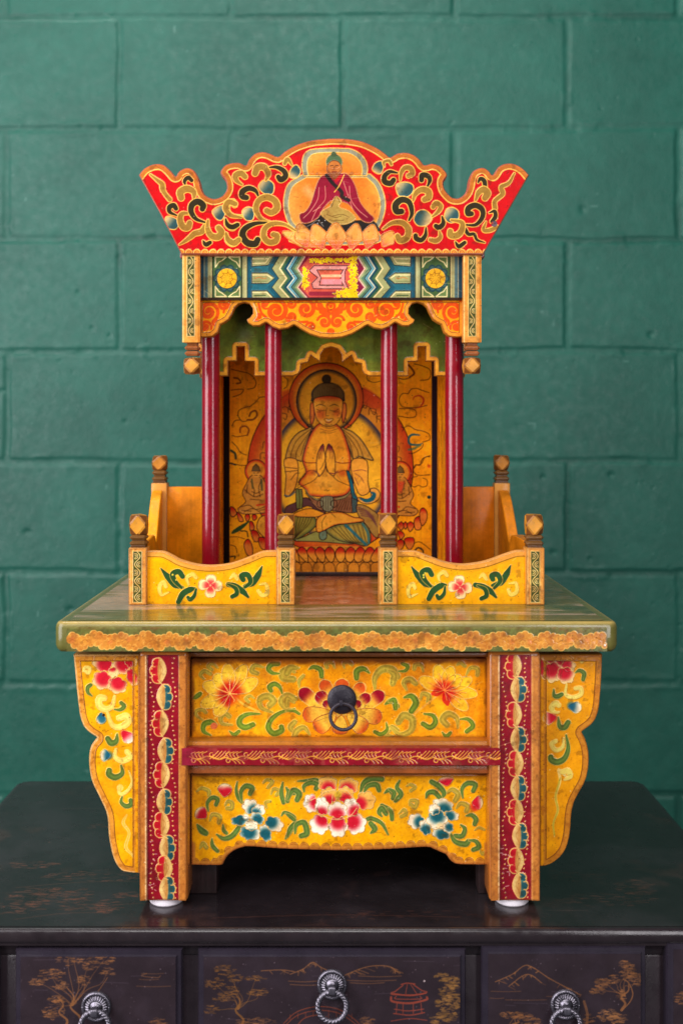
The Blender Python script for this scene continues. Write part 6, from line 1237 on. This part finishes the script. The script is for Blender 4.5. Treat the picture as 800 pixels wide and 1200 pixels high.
depthv = .0012 + .0024 * var
rel = -np.maximum(jh * .8, jv) * depthv
# ragged mortar smears beside the joints and pitted block faces
sm = sstep(.56, .7, vnoise(nz_, nx_, 16, 207, 3)) * np.maximum(1 - sstep(2, 13, dy), 1 - sstep(2, 9, dx)); rel += sm * .0013
rel += .0010 * wob3 + .0006 * (vnoise(nz_, nx_, 22, 209, 4) - .5) + .0005 * wob2 + .00035 * (vnoise(nz_, nx_, 2.6, 214, 2) - .5)
pits = vnoise(nz_, nx_, 3.4, 211, 2); rel -= sstep(.88, .96, pits) * .0016
# each block sits a little differently
bid = (row * 31 + np.floor((PXq - vx) / 262.5).astype(int) * 17) % 97; tilt = np.sin(bid * 12.9) * .0007; rel += tilt * (1 - np.maximum(jh, jv))
hole = np.zeros_like(rel)
rr_ = np.random.default_rng(77)
for _ in range(26):
    hx, hz = rr_.uniform(-.65, .65), rr_.uniform(-.3, .95); q = rr_.uniform(.0025, .006); hole = np.maximum(hole, np.exp(-(((XX - hx) ** 2 + ((ZZ - hz) * rr_.uniform(.7, 1.3)) ** 2) / q ** 2)))
rel -= hole * .0028
V = np.stack([XX, WD - rel, ZZ], -1).reshape(-1, 3); idx = np.arange(nz_ * nx_).reshape(nz_, nx_)
q = np.stack([idx[:-1, :-1], idx[:-1, 1:], idx[1:, 1:], idx[1:, :-1]], -1).reshape(-1, 4)
WC = col(38, 95, 81)
smudge = sstep(.55, .75, vnoise(nz_, nx_, 120, 241, 4))
K = np.tile(WC, (nz_, nx_, 1)) * (1 - .07 * smudge - .10 * np.maximum(jh, jv) * sstep(.5, .7, vnoise(nz_, nx_, 40, 243, 3)))[..., None] * (1 + .16 * (vnoise(nz_, nx_, 50, 221, 4) - .5))[..., None]
chip = sstep(.965, .98, vnoise(nz_, nx_, 4, 231, 1)) * sstep(.6, .7, vnoise(nz_, nx_, 40, 232, 2)); K = K * (1 - chip[..., None] * .25) + col(180, 200, 190) * chip[..., None] * .25
M_WALL = painted('block_wall_paint', rough=.4, rvar=.16, coat=.0, spec=.26, mott=.12, speck=.1, bump=.35, fine=160, sdark=(.02, .06, .05, 1))
mb = MB(); mb.sheets.append((V, q, K.reshape(-1, 3)))
mb.box(-1.9, 1.9, WD + .02, WD + .15, -.8, 1.9, WC, 0)
wall = mb.build('block_wall', M_WALL, None, sharp=80)
wall['label'] = 'teal green painted concrete block wall behind the dresser and altar'; wall['category'] = 'wall'

# ================================================================== LIGHT AND CAMERA
sc_ = bpy.context.scene
w = bpy.data.worlds.new('World'); sc_.world = w; w.use_nodes = True
w.node_tree.nodes['Background'].inputs[0].default_value = (.80, .86, 1.0, 1); w.node_tree.nodes['Background'].inputs[1].default_value = AMB
def area(name, loc, tgt, sx, sy, power, c):
    l = bpy.data.lights.new(name, 'AREA'); l.shape = 'RECTANGLE'; l.size = sx; l.size_y = sy; l.energy = power; l.color = c
    o = bpy.data.objects.new(name, l); C.objects.link(o); o.location = loc
    o.rotation_euler = (Vector(tgt) - Vector(loc)).to_track_quat('-Z', 'Y').to_euler(); return o
for a in LIGHTS: area(*a)
cam = bpy.data.cameras.new('camera'); co = bpy.data.objects.new('camera', cam); C.objects.link(co)
co.location = (0, 0, CAMZ); co.rotation_euler = (math.radians(90), 0, 0)
cam.sensor_fit = 'HORIZONTAL'; cam.sensor_width = 24.0; cam.lens = F / 800 * 24.0
cam.shift_x = 6 / 800; cam.shift_y = -95 / 800; cam.clip_start = .05; cam.clip_end = 50
cam.dof.use_dof = True; cam.dof.focus_distance = 1.2; cam.dof.aperture_fstop = 5.0
sc_.camera = co
sc_.view_settings.view_transform = 'Standard'; sc_.view_settings.look = 'None'; sc_.view_settings.exposure = EXPO; sc_.view_settings.gamma = 1.0
for o in list(bpy.data.objects):
    if '_w' in o: del o['_w']
